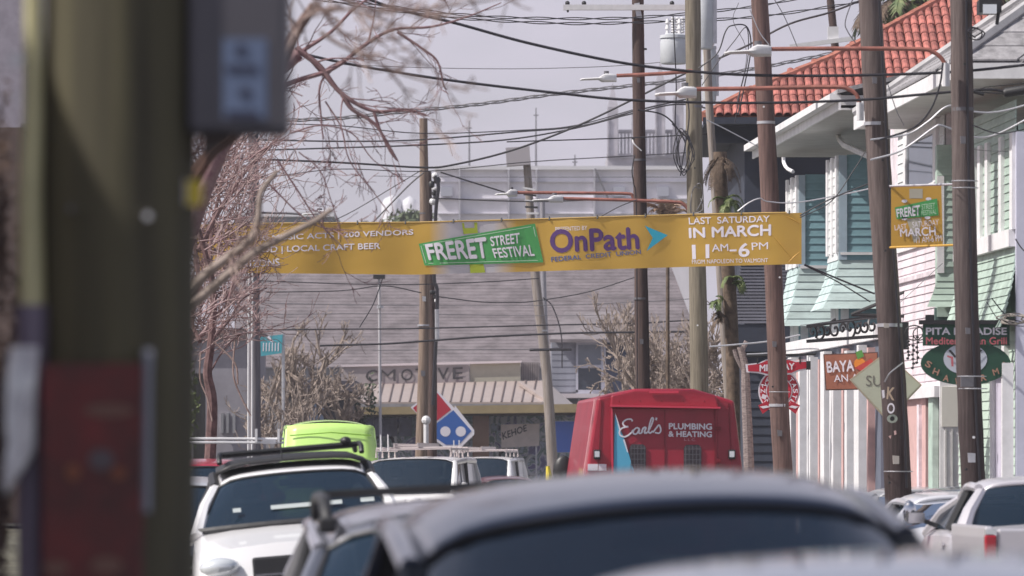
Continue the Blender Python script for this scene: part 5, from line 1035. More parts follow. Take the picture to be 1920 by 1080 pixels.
# two-tile pizza chain sign
D_ = 146.0
dp = thing('tile_pizza_sign', 'tilted red and blue tile shaped sign with white dots behind the tan pole', 'sign', P(830, 836, D_))
mb = MB(); mb.pxprism([(770, 764), (816, 728), (852, 765), (853, 760), (889, 806), (889, 815), (865, 838), (832, 838), (812, 822), (808, 800)], D_, .25); mb.build('sign_body', M['white_print'], dp)
flat([(774, 765), (816, 732), (846, 768), (809, 797), (800, 797)], D_, mat('sign red', (0,0,0)), dp, 'red_tile'); flat([(850, 769), (884, 808), (860, 834), (836, 834), (815, 820), (814, 797)], D_, mat('tile blue', (.03, .12, .42), .4), dp, 'blue_tile')
for x_, y_ in ((835, 809), (864, 809), (809, 765)): flat(circ(x_, y_, 9.6, 9.6, 20), D_, W_, dp, 'dot', off=.012)
q3(dp, 846, 836, 852, 985, D_+.1, .3, M['steel'], 'post')
# ------------------------------------------------------------------ vehicles
def wheel(par, x, y, r, m_rim):
    s_ = 1 if x > 0 else -1
    mb = MB(); n = 24; prof = [(-.10, r*.62), (-.10, r*.93), (-.07, r), (.07, r), (.10, r*.93), (.10, r*.62)]
    vs = [(x + px, y + rr*math.cos(2*math.pi*j/n), r + rr*math.sin(2*math.pi*j/n)) for px, rr in prof for j in range(n)]; k = len(prof)
    mb.add(vs, [(i*n+j, i*n+(j+1) % n, ((i+1) % k)*n+(j+1) % n, ((i+1) % k)*n+j) for i in range(k) for j in range(n)]); t = mb.build('wheel', M['tyre'], par, local=True, smooth=True)
    mb = MB(); xo = x + s_*.075
    mb.tube([(xo-.02*s_, y, r), (xo, y, r)], r*.6, 20); 
    for q in range(5):
        a = q*2*math.pi/5; mb.bar((xo+.01*s_, y, r), (xo+.01*s_, y + r*.58*math.cos(a), r + r*.58*math.sin(a)), .03, .07)
    mb.build('rim', m_rim, t, local=True)
def vehicle(name, label, cat, px, D, col, L=4.6, W=.92, belt=.98, roof=1.62, hood=.98, a=.95, b=1.75, c=3.6, d=4.35, wr=.60, rear=False, roll=0.0, bow=.12, crown=.05,
            hood_r=.06, paintm=None, rot=0.0, glassm=None, van=False, dz=0, rpil=.035, group=None, hw=None, seats=True, pick=False, clear=.22, glass_h=.0):
    yaw = TH + rot + (math.pi if rear else 0)
    loc = P(px, HY, D); t = thing(name, label, cat, (loc.x, D, dz), group, rot=(0, R(roll) * (1 if not rear else -1), yaw))
    pm = paintm or paint(name + ' paint ' + str([round(v, 2) for v in col]), col); gm_ = glassm or M['glass']; hw = hw or W
    bodyend = L
    # lower body loft
    st_ = [(0.0, .50, .80, .38, .72), (.05, .62, .90, .30, .80), (.25, hood-.10, .97, clear+.04, .95), (a*.6, hood-.02, 1.0, clear, 1.0), (a, belt-.01, 1.0, clear, 1.0), (b, belt, 1.0, clear, 1.0), ((b+c)/2, belt, 1.0, clear, 1.0), (c, belt, 1.0, clear, 1.0), (d, belt-.005, .99, clear, .98), (L-.12, belt-.07, .95, clear+.06, .93), (L, belt-.25, .88, .42, .84)]
    if van: st_[0] = (0.0, .72, .86, .34, .8); st_[1] = (.05, .86, .93, .28, .88)
    vs = []; cs = 16
    for y, zt_, wt, zb_, wbm in st_:
        w_ = W*wt; sec = [(-w_*.90, zb_), (-w_*.985, zb_+.10), (-w_*1.0, zb_+(zt_-zb_)*.45), (-w_*.985, zb_+(zt_-zb_)*.72), (-w_*.95, zt_-.06), (-w_*.88, zt_-.008), (-w_*.6, zt_+hood_r*.6), (-w_*.25, zt_+hood_r)]
        sec = sec + [(-x, z) for x, z in reversed(sec)]
        vs += [(x, y - .10*(1-(x/W)**2)*(1 if y < .3 else 0), z) for x, z in sec]
    n = 16; k = len(st_); mb = MB(); cut = 4 if not pick else 99
    fs = [(i*n+j, (i+1)*n+j, (i+1)*n+(j+1) % n, i*n+(j+1) % n) for i in range(k-1) for j in range(n)]
    mb.add(vs, fs + [tuple(range(n)), tuple((k-1)*n + j for j in range(n-1, -1, -1))]); body = mb.build('body', pm, t, local=True, smooth=True)
    # wheel arches and wheels
    for x_ in (-W+.06, W-.06):
        for y_ in (.82, L-.85):
            s_ = 1 if x_ > 0 else -1; mb = MB(); mb.tube([(x_-.05*s_, y_, .34), (x_+.068*s_, y_, .34)], .40, 24); mb.build('wheel_arch', M['plastic'], t, local=True); wheel(t, x_+.045*s_, y_, .335, M['rim'])
    # roof
    wbm = hw*.90; zr = roof; hb = b - .10
    def rf(u, v):
        x = (u*2-1); y = b + (c-b)*v - bow*(1-x*x)*(1-v)*.9*(v < .5) + bow*.5*(1-x*x)*(v > .85)*(v-.85)/.15
        e = abs(x); z = zr - crown*e**2 - .075*e**9 - (.10 if not van else .05)*(1-v)**4 - .05*v**4
        return (x*(wr + .02*math.sin(v*3.14)), y, z)
    mb = MB(); mb.grid(rf, 20, 14); mb.build('roof', pm, t, local=True, smooth=True, solid=.03)
    zh = zr - crown - .075 - (.10 if not van else .05)
    def top(x): return (x*wr*.985, b - bow*(1-x*x)*.9 - .005, zr - crown*x*x - .05*abs(x)**9 - (.105 if not van else .055) - .006)
    def base(x): return (x*wbm, a - bow*1.5*(1-x*x), belt + .01 + hood_r*.4*(1-x*x))
    def ws(u, v):
        x = (u*2-1); p, q = Vector(base(x)), Vector(top(x)); r_ = p.lerp(q, v); r_.y -= .03*math.sin(v*math.pi); return r_
    mb = MB(); mb.grid(ws, 16, 8); mb.build('windshield', gm_, t, local=True, smooth=True)
    mb = MB(); pts = [Vector(base(-1+2*i/12)) + Vector((0, -.03, .0)) for i in range(13)]; mb.tube(pts, .03, 6); mb.build('cowl', M['plastic'], t, local=True)
    mb = MB(); pts = [Vector(top(-1+2*i/12)) + Vector((0, -.006, .004)) for i in range(13)]; mb.tube(pts, .012, 5); mb.build('windshield_seal', M['plastic'], t, local=True)
    for s_ in (-1, 1):
        p0, p1 = Vector(base(s_)), Vector(top(s_)); q0 = Vector((s_*wr, c, zr - crown - .11)); q1 = Vector((s_*wbm, d, belt))
        mb = MB(); o_ = Vector((s_*.03, .02, 0)); mb.tube([p0 + Vector((s_*.02, -.05, -.06)), p0.lerp(p1, .5) + o_ + Vector((s_*.005, -.02, .01)), p1 + o_ + Vector((0, .03, -.01))], [rpil*1.5, rpil*1.25, rpil*1.2], 8); mb.build('windshield_pillar', pm, t, local=True, smooth=True)
        mb = MB(); mb.tube([p0.lerp(p1, .02) + Vector((0, -.035, 0)), p0.lerp(p1, .5) + Vector((0, -.05, 0)), p1 + Vector((0, -.02, 0))], .014, 6); mb.build('windshield_seal', M['plastic'], t, local=True)
        rail = [p1 + o_, Vector((s_*(wr+.03), (b+c)/2, zr-crown-.07)), q0 + Vector((s_*.02, 0, .03))]; mb = MB(); mb.tube(cr(rail, 5), rpil*1.1, 8); mb.build('roof_rail', pm, t, local=True, smooth=True)
        mb = MB(); mb.tube([q0, q0.lerp(q1, .5) + Vector((s_*.015, .02, 0)), q1 + Vector((0, 0, -.05))], [rpil*1.3, rpil*1.6, rpil*2], 8); mb.build('rear_pillar', pm, t, local=True, smooth=True)
        my = (b + c)/2 - .05; mx0 = Vector((s_*(wr+.02), my, zr-crown-.09)); mx1 = Vector((s_*wbm, my+.03, belt)); mb = MB(); mb.tube([mx0, mx1], rpil*1.15, 6); mb.build('door_pillar', M['plastic'], t, local=True)
        for (ya_, yb_, y0_, y1_) in ((b+.02, my-.03, a+.12, my), (my+.04, c-.04, my+.07, d-.15)):
            mb = MB(); mb.add([(s_*(wbm-.01), y0_, belt), (s_*(wbm-.01), y1_, belt), (s_*(wr+.005), yb_, zr-crown-.10), (s_*(wr+.005), ya_, zr-crown-.12)], [(0,1,2,3)]); mb.build('side_window', gm_, t, local=True)
        # mirrors
        mc = Vector((s_*(wbm+.17), a + (b-a)*.45, belt + .09 + glass_h)); mb = MB(); mb.ball(mc, (.085, .055, .06), 10, 8); mi = mb.build('side_mirror', pm if not pick else M['plastic'], t, local=True, smooth=True)
        mb = MB(); mb.box(mc + Vector((-.07, .05, -.045)), mc + Vector((.07, .065, .045))); mb.build('mirror_glass', M['chrome'], mi, local=True); mb = MB(); mb.bar(mc, (s_*(wbm-.02), mc.y+.02, belt+.02), .05, .04); mb.build('mirror_arm', M['plastic'], mi, local=True)
        # lamps
        mb = MB(); mb.ball((s_*W*.74, .08, hood-.22), (.17, .12, .085), 12, 8); mb.build('headlight', M['lens'], t, local=True, smooth=True)
        if not pick:
            mb = MB(); mb.ball((s_*W*.80, L-.08, belt-.15), (.11, .10, .075), 12, 8); mb.build('taillight', M['redlens'], t, local=True, smooth=True)
        mb = MB(); mb.bar((s_*(W*.99), my+.05, belt-.12), (s_*(W*.99), my+.25, belt-.12), .03, .03); mb.build('door_handle', pm, t, local=True)
    def rw(u, v):
        x = u*2-1; p = Vector((x*wbm*.93, d - .02 + .06*(1-x*x), belt)); q = Vector((x*wr*.93, c + .01 + bow*.35*(1-x*x), zr - crown*x*x - .085)); r_ = p.lerp(q, v); r_.y += .03*math.sin(v*math.pi); return r_
    mb = MB(); mb.grid(rw, 12, 6); mb.build('rear_window', gm_, t, local=True, smooth=True)
    mb = MB(); mb.box((-W*.45, -.105, .42), (W*.45, -.02, hood-.16)); gr_ = mb.build('grille', M['plastic'], t, local=True, bevel=.02)
    for k_ in range(4): mb = MB(); z_ = .47 + k_*(hood-.68)/4; mb.box((-W*.43, -.118, z_), (W*.43, -.104, z_+.02)); mb.build('grille_bar', M['chrome'], gr_, local=True)
    mb = MB(); mb.tube(cr([(-W*.93, .18, .42), (-W*.7, -.04, .40), (0, -.13, .40), (W*.7, -.04, .40), (W*.93, .18, .42)], 4), .085, 8); mb.build('front_bumper', pm, t, local=True, smooth=True)
    mb = MB(); mb.tube(cr([(-W*.93, L-.18, .45), (-W*.7, L+.01, .43), (0, L+.07, .43), (W*.7, L+.01, .43), (W*.93, L-.18, .45)], 4), .09, 8); mb.build('rear_bumper', pm if not pick else M['chrome'], t, local=True, smooth=True)
    # cabin
    mb = MB(); mb.box((-wbm*.92, a+.12, .45), (wbm*.92, a+.55, belt-.03)); mb.build('dashboard', M['seat'], t, local=True, bevel=.04)
    mb = MB(); mb.box((-wbm*.95, a+.3, clear+.02), (wbm*.95, c+.2, clear+.10)); mb.build('cabin_floor', M['dark'], t, local=True)
    if seats:
        for s_ in (-1, 1):
            x_ = s_*hw*.42; y_ = b + .55; mb = MB(); mb.box((x_-.23, y_, .55), (x_+.23, y_+.14, belt+.22)); se = mb.build('seat', M['seat'], t, local=True, bevel=.05)
            mb = MB(); mb.box((x_-.13, y_+.02, belt+.26), (x_+.13, y_+.12, min(zr-.17, belt+.46))); mb.build('headrest', M['seat'], se, local=True, bevel=.04)
        mb = MB(); pts = [(hw*.42*1 + .18*math.cos(k_*.524), a+.72 + .05*math.sin(k_*.524), belt-.02 + .17*math.sin(k_*.524)) for k_ in range(13)]; mb.tube(pts, .015, 6); mb.build('steering_wheel', M['seat'], t, local=True)
        mb = MB(); mb.box((-.12, b+.05, zr-.22), (.12, b+.08, zr-.16)); mb.build('rear_view_mirror', M['dark'], t, local=True, bevel=.01)
    return t, pm
def lpart(par, name, m, fn, **k):
    mb = MB(); fn(mb); return mb.build(name, m, par, local=True, **k)
CG = 'cars parked nose towards the viewer along the left kerb'
# nearest silver car, then black car, then grey estate with rails, then white suv
silver = paint('silver blue paint', (.32, .37, .46), .28, .75, .8, .03)
vehicle('parked_car', 'silver blue car nearest the viewer, only its blurred roof edge in sight', 'car', 2000, 7.6, (.4, .42, .47), roof=1.583, wr=.60, b=.9, a=.3, c=2.6, d=3.4, roll=-1.0, bow=.14, crown=.055, paintm=silver, group=CG, hood=.96, L=4.2)
blk = paint('dark blue metallic paint', (.050, .066, .115), .30, .45, .7, .03)
t, pm = vehicle('parked_car', 'dark blue grey car with wide blurred roof in front of the red truck', 'car', 1432, 12.3, (.05, .06, .08), roof=1.722, wr=.635, belt=1.06, b=1.75, a=.75, c=3.9, d=4.6, roll=-3.6, bow=.24, crown=.065, hood=1.0, paintm=blk, group=CG, L=4.9, W=.95, hw=.86, rpil=.03)
for ch_ in t.children:
    if ch_.name.split('.')[0] == 'windshield_pillar': ch_.data.materials[0] = M['plastic']
lpart(t, 'dashboard_reflection', mat('pale reflection', (.55, .6, .5), .7), lambda m_: m_.box((-.55, 1.2, 1.035), (.05, 1.30, 1.06)))  # pale box standing in for the dashboard reflection
gry = paint('grey metallic paint', (.27, .27, .30), .3, .6, .8, .03)
t, pm = vehicle('parked_car', 'grey estate car with black roof rails half hidden behind the dark blue car', 'car', 957, 22, (.3, .3, .33), roof=1.585, wr=.66, belt=1.0, b=1.3, a=.5, c=4.0, d=4.6, roll=-3.2, bow=.10, crown=.04, paintm=gry, group=CG, L=4.8)
for s_ in (-1, 1):
    lpart(t, 'roof_rack_bar', M['plastic'], lambda m_: m_.tube(cr([(s_*.64, 1.45, 1.50), (s_*.645, 1.55, 1.575), (s_*.64, 1.8, 1.605), (s_*.64, 3.4, 1.605), (s_*.645, 3.7, 1.57), (s_*.64, 3.8, 1.50)], 4), .028, 8), smooth=True)
    lpart(t, 'rack_foot', M['plastic'], lambda m_: m_.box((s_*.64-.04, 1.42, 1.46), (s_*.64+.04, 1.60, 1.53)), bevel=.015)
for y_ in (2.0, 3.2): lpart(t, 'cross_bar', M['plastic'], lambda m_: m_.bar((-.64, y_, 1.62), (.64, y_, 1.62), .07, .03))
wht = paint('white vehicle paint', (.80, .79, .80), .3, 0, .6, .02)
t, pm = vehicle('parked_car', 'white suv with black roof rack and antenna facing the viewer', 'suv', 585, 45, (.8, .8, .8), roof=1.76, wr=.665, belt=1.20, hood=1.13, b=1.85, a=1.25, c=4.3, d=4.6, roll=-4.8, bow=.10, crown=.03, paintm=wht, group=CG, L=4.8, W=.95, hood_r=.05, rpil=.045)
for ch_ in t.children:
    if ch_.name.split('.')[0] in ('roof_rail', 'rear_pillar'): ch_.data.materials[0] = M['plastic']
lpart(t, 'roof_panel', M['plastic'], lambda m_: m_.grid(lambda u, v: ((u*2-1)*.67, 2.02+2.1*v, 1.785 - .03*(u*2-1)**2 - .05*abs(u*2-1)**9 + .04*math.sin(v*1.57)), 10, 6), smooth=True, solid=.03)
for s_ in (-1, 1):
    lpart(t, 'roof_rack_bar', black, lambda m_: m_.tube([(s_*.63, 2.15, 1.78), (s_*.63, 2.2, 1.84), (s_*.62, 2.3, 1.86), (s_*.62, 4.1, 1.86), (s_*.63, 4.25, 1.8)], .024, 8), smooth=True)
for y_ in (2.3, 2.9, 3.5, 4.1): lpart(t, 'cross_bar', black, lambda m_: m_.tube([(-.62, y_, 1.86), (.62, y_, 1.86)], .022, 8), smooth=True)
for y_ in (2.5, 3.1): lpart(t, 'cross_bar', M['steelwire'], lambda m_: m_.tube([(-.6, y_, 1.84), (.6, y_, 1.84)], .018, 6))
lpart(t, 'rack_knob', black, lambda m_: m_.ball((.50, 2.3, 1.89), (.05, .05, .04), 8, 6), smooth=True)
lpart(t, 'antenna', M['plastic'], lambda m_: m_.tube([(-.08, 1.9, 1.76), (-.08, 1.95, 1.92)], [.007, .003], 5))
lpart(t, 'hood_badge', M['chrome'], lambda m_: m_.box((-.05, -.13, .80), (.05, -.10, .88)))
wsx = lambda x, z: 1.25 - .15*1.0 + (1.85-1.25)*(z-1.20)/.42 - .04
for x0, x1 in ((-.22, .17), (.22, .40), (-.55, -.48), (.56, .68)):
    lpart(t, 'windshield_sticker', mat('sticker grey', (.42, .46, .46), .6), lambda m_: m_.add([(x0, wsx(0, 1.365)-.05, 1.35), (x1, wsx(0, 1.365)-.05, 1.35), (x1, wsx(0, 1.39)-.05, 1.385), (x0, wsx(0, 1.39)-.05, 1.385)], [(0, 1, 2, 3)]))
lpart(t, 'windshield_sticker', M['white_print'], lambda m_: m_.add([(.64, 1.40, 1.40), (.72, 1.42, 1.40), (.72, 1.44, 1.425), (.64, 1.42, 1.425)], [(0, 1, 2, 3)]))
vehicle('parked_car', 'red car mostly hidden between the foreground pole and the white suv', 'car', 372, 62, (.38, .03, .06), roof=1.79, belt=1.2, hood=1.1, roll=-2, group=CG, wr=.62, a=1.0, b=1.5)
vehicle('parked_car', 'silver grey car showing only its side mirror left of the white suv', 'car', 330, 52, (.45, .46, .5), roof=1.60, wr=.62, roll=-2, group=CG)
# lime van, white vans, dark car with lights
t, pm = vehicle('delivery_van', 'bright lime green high roofed van behind the white suv', 'van', 622, 104, (.58, .88, .24), roof=2.60, belt=1.25, hood=1.15, a=.9, b=1.35, c=5.0, d=5.1, L=5.2, W=.97, wr=.80, van=True, bow=.10, crown=.10, rpil=.06, seats=False, glassm=M['glass'])
lpart(t, 'front_panel', pm, lambda m_: m_.grid(lambda u, v: ((u*2-1)*(.885-.03*v), .93 + .28*v - .12*(1-(u*2-1)**2), 1.72+.80*v - .06*v*(u*2-1)**2), 8, 6), smooth=True, solid=.04)
lpart(t, 'panel_seam', mat('dark lime seam', (.2, .4, .03), .6), lambda m_: m_.tube([(-.8, 1.06, 2.27), (0, .94, 2.33), (.8, 1.06, 2.27)], .012, 5))
for s_ in (-1, 1): lpart(t, 'side_panel', pm, lambda m_: m_.add([(s_*.90, 1.3, 1.25), (s_*.90, 5.0, 1.25), (s_*.82, 5.0, 2.47), (s_*.82, 1.4, 2.42)], [(0, 1, 2, 3)]), solid=.03)
for (px_, D_, lab, W_v, rf_) in ((762, 100, 'white work van with ladder rack, left one of the two white vans', .93, 1.86), (888, 135, 'white work van with rack, right and farther one of the two white vans', .95, 1.90)):
    t, pm = vehicle('work_van', lab, 'van', px_, D_, (.78, .77, .78), roof=rf_, belt=1.2, hood=1.05, a=.55, b=1.15, c=4.6, d=4.8, L=5.0, W=W_v, wr=.78, van=True, bow=.08, crown=.03, rpil=.05, paintm=wht, roll=-1, group='white work vans', rot=-.16)
    for s_ in (-1, 1):
        lpart(t, 'side_panel', pm, lambda m_: m_.add([(s_*.85, 2.2, 1.2), (s_*.85, 4.7, 1.2), (s_*.79, 4.7, rf_-.1), (s_*.79, 2.2, rf_-.1)], [(0, 1, 2, 3)]), solid=.03)
        lpart(t, 'rack_rail', mat('rack beige', (.55, .48, .47), .5), lambda m_: m_.tube([(s_*.7, 1.3, rf_+.12), (s_*.7, 4.4, rf_+.12)], .025, 6))
    for k_ in range(4): lpart(t, 'rack_bar', mat('rack beige', (0,0,0)), lambda m_: m_.tube([(-.72, 1.4+k_*.95, rf_-.02), (-.72, 1.4+k_*.95, rf_+.15), (.72, 1.4+k_*.95, rf_+.15), (.72, 1.4+k_*.95, rf_-.02)], .022, 6))
    for x_ in (-.35, .1): lpart(t, 'ladder_rail', mat('rack beige', (0,0,0)), lambda m_: m_.bar((x_, 1.2, rf_+.21), (x_, 4.6, rf_+.21), .03, .08))
    for k_ in range(9): lpart(t, 'ladder_rung', mat('rack beige', (0,0,0)), lambda m_: m_.bar((-.35, 1.4+k_*.36, rf_+.21), (.1, 1.4+k_*.36, rf_+.21), .03, .03))
    for x_ in (-.62, -.48): lpart(t, 'rack_post', M['lampwhite'], lambda m_: m_.tube([(x_, 1.35, rf_+.1), (x_, 1.35, rf_+.42)], .015, 6))
vehicle('distant_car', 'dark car with bright headlights beyond the white vans', 'car', 975, 132, (.12, .04, .05), roof=1.42, belt=.95, hood=.9, rot=.1)
# work rack with long pipes beside the foreground pole
mb = MB()
lad = thing('pipe_rack', 'two long pale pipes carried level behind the foreground pole and grey pole', 'pipes', P(440, 828, 58))
for y0, y1 in ((822, 823), (829, 830)):
    mb = MB(); mb.tube([P(300, y0, 58), P(532, y1, 58)], .014, 8); mb.build('pipe', M['lampwhite'], lad, smooth=True)
for x_ in (478, 520): mb = MB(); mb.box(P(x_, 804, 57.95), P(x_+5, 830, 58.05)); mb.build('clamp', M['lampwhite'], lad)
mb = MB(); mb.box(P(492, 824, 57.9), P(518, 832, 58.0)); mb.build('coupling', M['steel'], lad)
mb = MB(); mb.tube([P(330, 826, 58.1), P(330, 1165, 58.1)], .03, 8); mb.build('post', M['steel'], lad)

# red service truck seen from behind
DTk = 62.0
rt = thing('red_service_truck', 'tall red plumbing truck with tapered box body seen from the rear', 'truck', (P(1235, HY, DTk).x, DTk, 0))
rp_ = mat('truck red paint', (.33, .012, .032), .42, coat=.25, var=.14, scale=2, bump=.25, bscale=2.5)
zB = 0.75; k_ = lambda x, y, dy=0: P(x, y, DTk) + Vector((0, dy, 0))
sd = Vector((-.056, 1, 0)) * 3.4
secA = [k_(1076, 1040), k_(1120, 746), k_(1145, 740), k_(1190, 729), k_(1300, 729), k_(1345, 742), k_(1377, 752), k_(1412, 1040)]
mb = MB(); mb.prism(secA, sd); mb.build('box_body', rp_, rt, bevel=.03)
mb = MB(); mb.pxprism([(1145, 765), (1345, 765), (1346, 1040), (1147, 1040)], DTk-.03, .05); dr_ = mb.build('rear_door', rp_, rt, bevel=.01)
mb = MB(); mb.pxprism([(1144, 762), (1146, 741), (1190, 731), (1300, 731), (1343, 742), (1348, 765)], DTk-.07, .08); mb.build('roof_cap', rp_, rt, bevel=.02)
mb = MB(); mb.prism([k_(1143, 759, -.16), k_(1350, 763, -.16), k_(1350, 766.5, -.16), k_(1143, 763, -.16)], (0, .14, 0)); mb.build('drip_rail', mat('highlight and trim red', (.62, .03, .07), .3, coat=.6), rt)  # the rail's highlight line is painted as a brighter red
mb = MB(); mb.bar(k_(1147, 765, -.05), k_(1150, 1040, -.05), .02, .03); mb.build('door_seal', mat('highlight and trim red', (0,0,0)), rt)
mb = MB(); mb.bar(k_(1217, 735, -.09), k_(1272, 735, -.09), .015, .03); mb.build('marker_strip', mat('highlight and trim red', (0,0,0)), rt)
mb = MB(); mb.bar(k_(1340, 765, -.045), k_(1341, 1040, -.045), .012, .02); mb.build('door_seam', mat('dark red seam', (.2, .01, .02), .5), rt)
for x_, y0_, y1_ in ((1128, 750, 1030), (1366, 756, 1030), (1246, 768, 1030)):
    mb = MB(); mb.bar(k_(x_, y0_, -.035 if x_ == 1246 else -.004), k_(x_ + (0 if x_ == 1246 else (-14 if x_ < 1200 else 14)), y1_, -.035 if x_ == 1246 else -.004), .008, .012); mb.build('door_seam', mat('dark red seam', (0,0,0)), rt)
for y_ in (800, 860): mb = MB(); mb.box(k_(1341, y_, -.06), k_(1352, y_+7, 0)); mb.build('door_hinge', mat('dark red seam', (0,0,0)), rt)
for x_ in (1160, 1200, 1240, 1280, 1320): mb = MB(); mb.ball(k_(x_, 752, -.07), .008, 6, 4); mb.build('rivet', mat('dark red seam', (0,0,0)), rt)
# side skin with ribs on the street side, sunlit tone painted in
side = mat('sunlit red side', (.72, .36, .38), .45, var=.1, scale=3)
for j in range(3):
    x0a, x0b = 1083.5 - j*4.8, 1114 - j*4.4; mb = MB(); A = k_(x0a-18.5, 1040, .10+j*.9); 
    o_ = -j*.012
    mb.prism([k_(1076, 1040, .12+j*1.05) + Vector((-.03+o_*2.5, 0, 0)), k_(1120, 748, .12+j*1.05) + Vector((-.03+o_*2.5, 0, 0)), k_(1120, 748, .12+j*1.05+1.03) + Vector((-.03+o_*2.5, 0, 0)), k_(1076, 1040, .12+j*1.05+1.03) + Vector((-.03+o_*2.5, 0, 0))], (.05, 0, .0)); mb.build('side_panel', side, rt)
for x0, x1, y1 in ((1180, 1211, 833), (1282, 1315, 834)):
    mb = MB(); mb.pxprism([(x0, 900), (x0, y1+6), (x0+5, y1), (x1-5, y1), (x1, y1+6), (x1, 900)], DTk-.04, .03); wp = mb.build('door_window', mat('mesh window', (.075, .06, .07), .5, var=.3, scale=30), rt)
    for j in range(5): mb = MB(); mb.bar(k_(x0+3+j*(x1-x0-6)/4, y1+2, -.05), k_(x0+3+j*(x1-x0-6)/4, 898, -.05), .006, .006); mb.build('mesh_wire', M['steelwire'], wp)
    for j in range(6): mb = MB(); mb.bar(k_(x0+1, y1+8+j*10, -.052), k_(x1-1, y1+8+j*10, -.052), .006, .006); mb.build('mesh_wire', M['steelwire'], wp)
flat([(1153, 776), (1162, 802), (1173, 830), (1186, 876), (1200, 900), (1150, 900)], DTk-.045, mat('sky blue print', (.10, .42, .62), .5), rt)
flat([(1153, 774), (1157, 784), (1164, 806), (1161, 806)], DTk-.05, W_, rt); flat([(1168, 824), (1171, 824), (1178, 848), (1176, 848)], DTk-.05, W_, rt)
text('PLUMBING', [(1254, 793), (1335, 794), (1335, 806), (1254, 805)], DTk-.045, W_, rt, .03); text('& HEATING', [(1253, 808), (1335, 809), (1335, 820), (1253, 819)], DTk-.045, W_, rt, .03); text('L.L.C.', [(1283, 822), (1305, 822.5), (1305, 827), (1283, 826.5)], DTk-.045, mat('pinkish print', (.6, .3, .35), .6), rt, .0)
def script(strokes, w):
    for st_ in strokes:
        p = cr([P(x, y, DTk-.055) for x, y in st_], 5); mb = MB(); mb.tube(p, w*DTk/F/2, 6, squash=1); 
        mb.v = [(v[0], DTk-.055 + (v[1]-(DTk-.055))*.25, v[2]) for v in mb.v]; mb.build('lettering', W_, rt, smooth=True)
script([[(1186, 790), (1183, 786), (1174, 787), (1168, 793), (1171, 799), (1178, 800), (1168, 802), (1162, 808), (1163, 816), (1172, 819), (1182, 813), (1187, 806)],
        [(1199, 804), (1194, 802), (1188, 807), (1188, 813), (1194, 813), (1199, 804), (1198, 812), (1203, 812)],
        [(1203, 812), (1206, 803), (1211, 802), (1209, 808), (1209, 812), (1214, 811)],
        [(1214, 811), (1220, 800), (1225, 786), (1222, 784), (1218, 796), (1216, 808), (1219, 812), (1224, 808)],
        [(1231, 783), (1230, 788)], [(1224, 811), (1231, 802), (1236, 797), (1239, 806), (1236, 812), (1228, 811)]], 3.3)
for x_ in (1119.5, 1372.5):
    mb = MB(); mb.pxprism([(x_-6.5, 843), (x_+6.5, 843), (x_+6.5, 861), (x_-6.5, 861)], DTk-.06, .08); hl = mb.build('marker_lamp', black, rt, bevel=.01); mb = MB(); mb.pxprism([(x_-4.5, 846), (x_+4.5, 846), (x_+4.5, 857), (x_-4.5, 857)], DTk-.075, .02); mb.build('lamp_glass', M['lens'], hl)
mb = MB(); mb.pxprism([(1102, 870), (1137, 870), (1137, 882), (1102, 882)], DTk-.01, .02); mb.build('sticker', M['white_print'], rt)
for x_ in (1100, 1390):
    mb = MB(); mb.tube([k_(x_-12, 1115, .6), k_(x_+22, 1115, .6)], .38, 20); mb.build('wheel', M['tyre'], rt)
mb = MB(); mb.prism([k_(1080, 1040, 3.3), k_(1410, 1040, 3.3), k_(1395, 870, 3.3), k_(1095, 870, 3.3)], (-.056*2, 2, 0)); mb.build('cab', rp_, rt, bevel=.1)
mb = MB(); mb.box(k_(1085, 1090, -.15), k_(1405, 1062, .1)); mb.build('rear_bumper', M['steel'], rt)
for x_ in (1062, ): mb = MB(); mb.ball(k_(x_, 885, 3.6), (.13, .06, .20), 10, 8); mb.build('side_mirror', black, rt, smooth=True)

# silver pickup on the right, white and grey sedans ahead of it
DPk = 43.0
t, pm = vehicle('pickup_truck', 'silver pickup truck at the right edge seen from behind', 'pickup', 1872, DPk+5.3, (.5, .49, .52), rear=True, roof=1.63, belt=1.16, hood=1.02, a=1.35, b=2.0, c=3.05, d=3.25, L=5.3, W=.89, wr=.60, crown=.035, bow=.06, pick=True, paintm=paint('silver lilac paint', (.66, .63, .66), .35, .35, .5, .03))
for s_ in (-1, 1):
    lpart(t, 'bed_side', pm, lambda m_: m_.prism([(s_*.87, 3.3, .55), (s_*.89, 3.3, 1.22), (s_*.89, 5.28, 1.22), (s_*.87, 5.28, .55)], (-s_*.07, 0, 0)), bevel=.02)
    tl_ = lpart(t, 'taillight', M['redlens'], lambda m_: m_.box((s_*.875-.075, 5.24, .87), (s_*.875+.02, 5.325, 1.15)), bevel=.015)
    lpart(tl_, 'lamp_glass', M['lens'], lambda m_: m_.box((s_*.875-.07, 5.25, 1.155), (s_*.875+.015, 5.32, 1.195)))
    lpart(t, 'side_mirror_cap', M['chrome'], lambda m_: m_.ball((s_*1.02, 1.62, 1.30), (.06, .05, .10), 8, 6), smooth=True)
lpart(t, 'tailgate', pm, lambda m_: m_.box((-.79, 5.22, .62), (.79, 5.31, 1.20)), bevel=.02); lpart(t, 'tailgate_handle', M['chrome'], lambda m_: m_.box((-.1, 5.31, 1.05), (.1, 5.33, 1.12)))
lpart(t, 'bed_floor', M['plastic'], lambda m_: m_.box((-.8, 3.3, .68), (.8, 5.2, .72)))
lpart(t, 'fuel_door', pm, lambda m_: m_.box((-.90, 4.0, .95), (-.888, 4.15, 1.08)), bevel=.003)
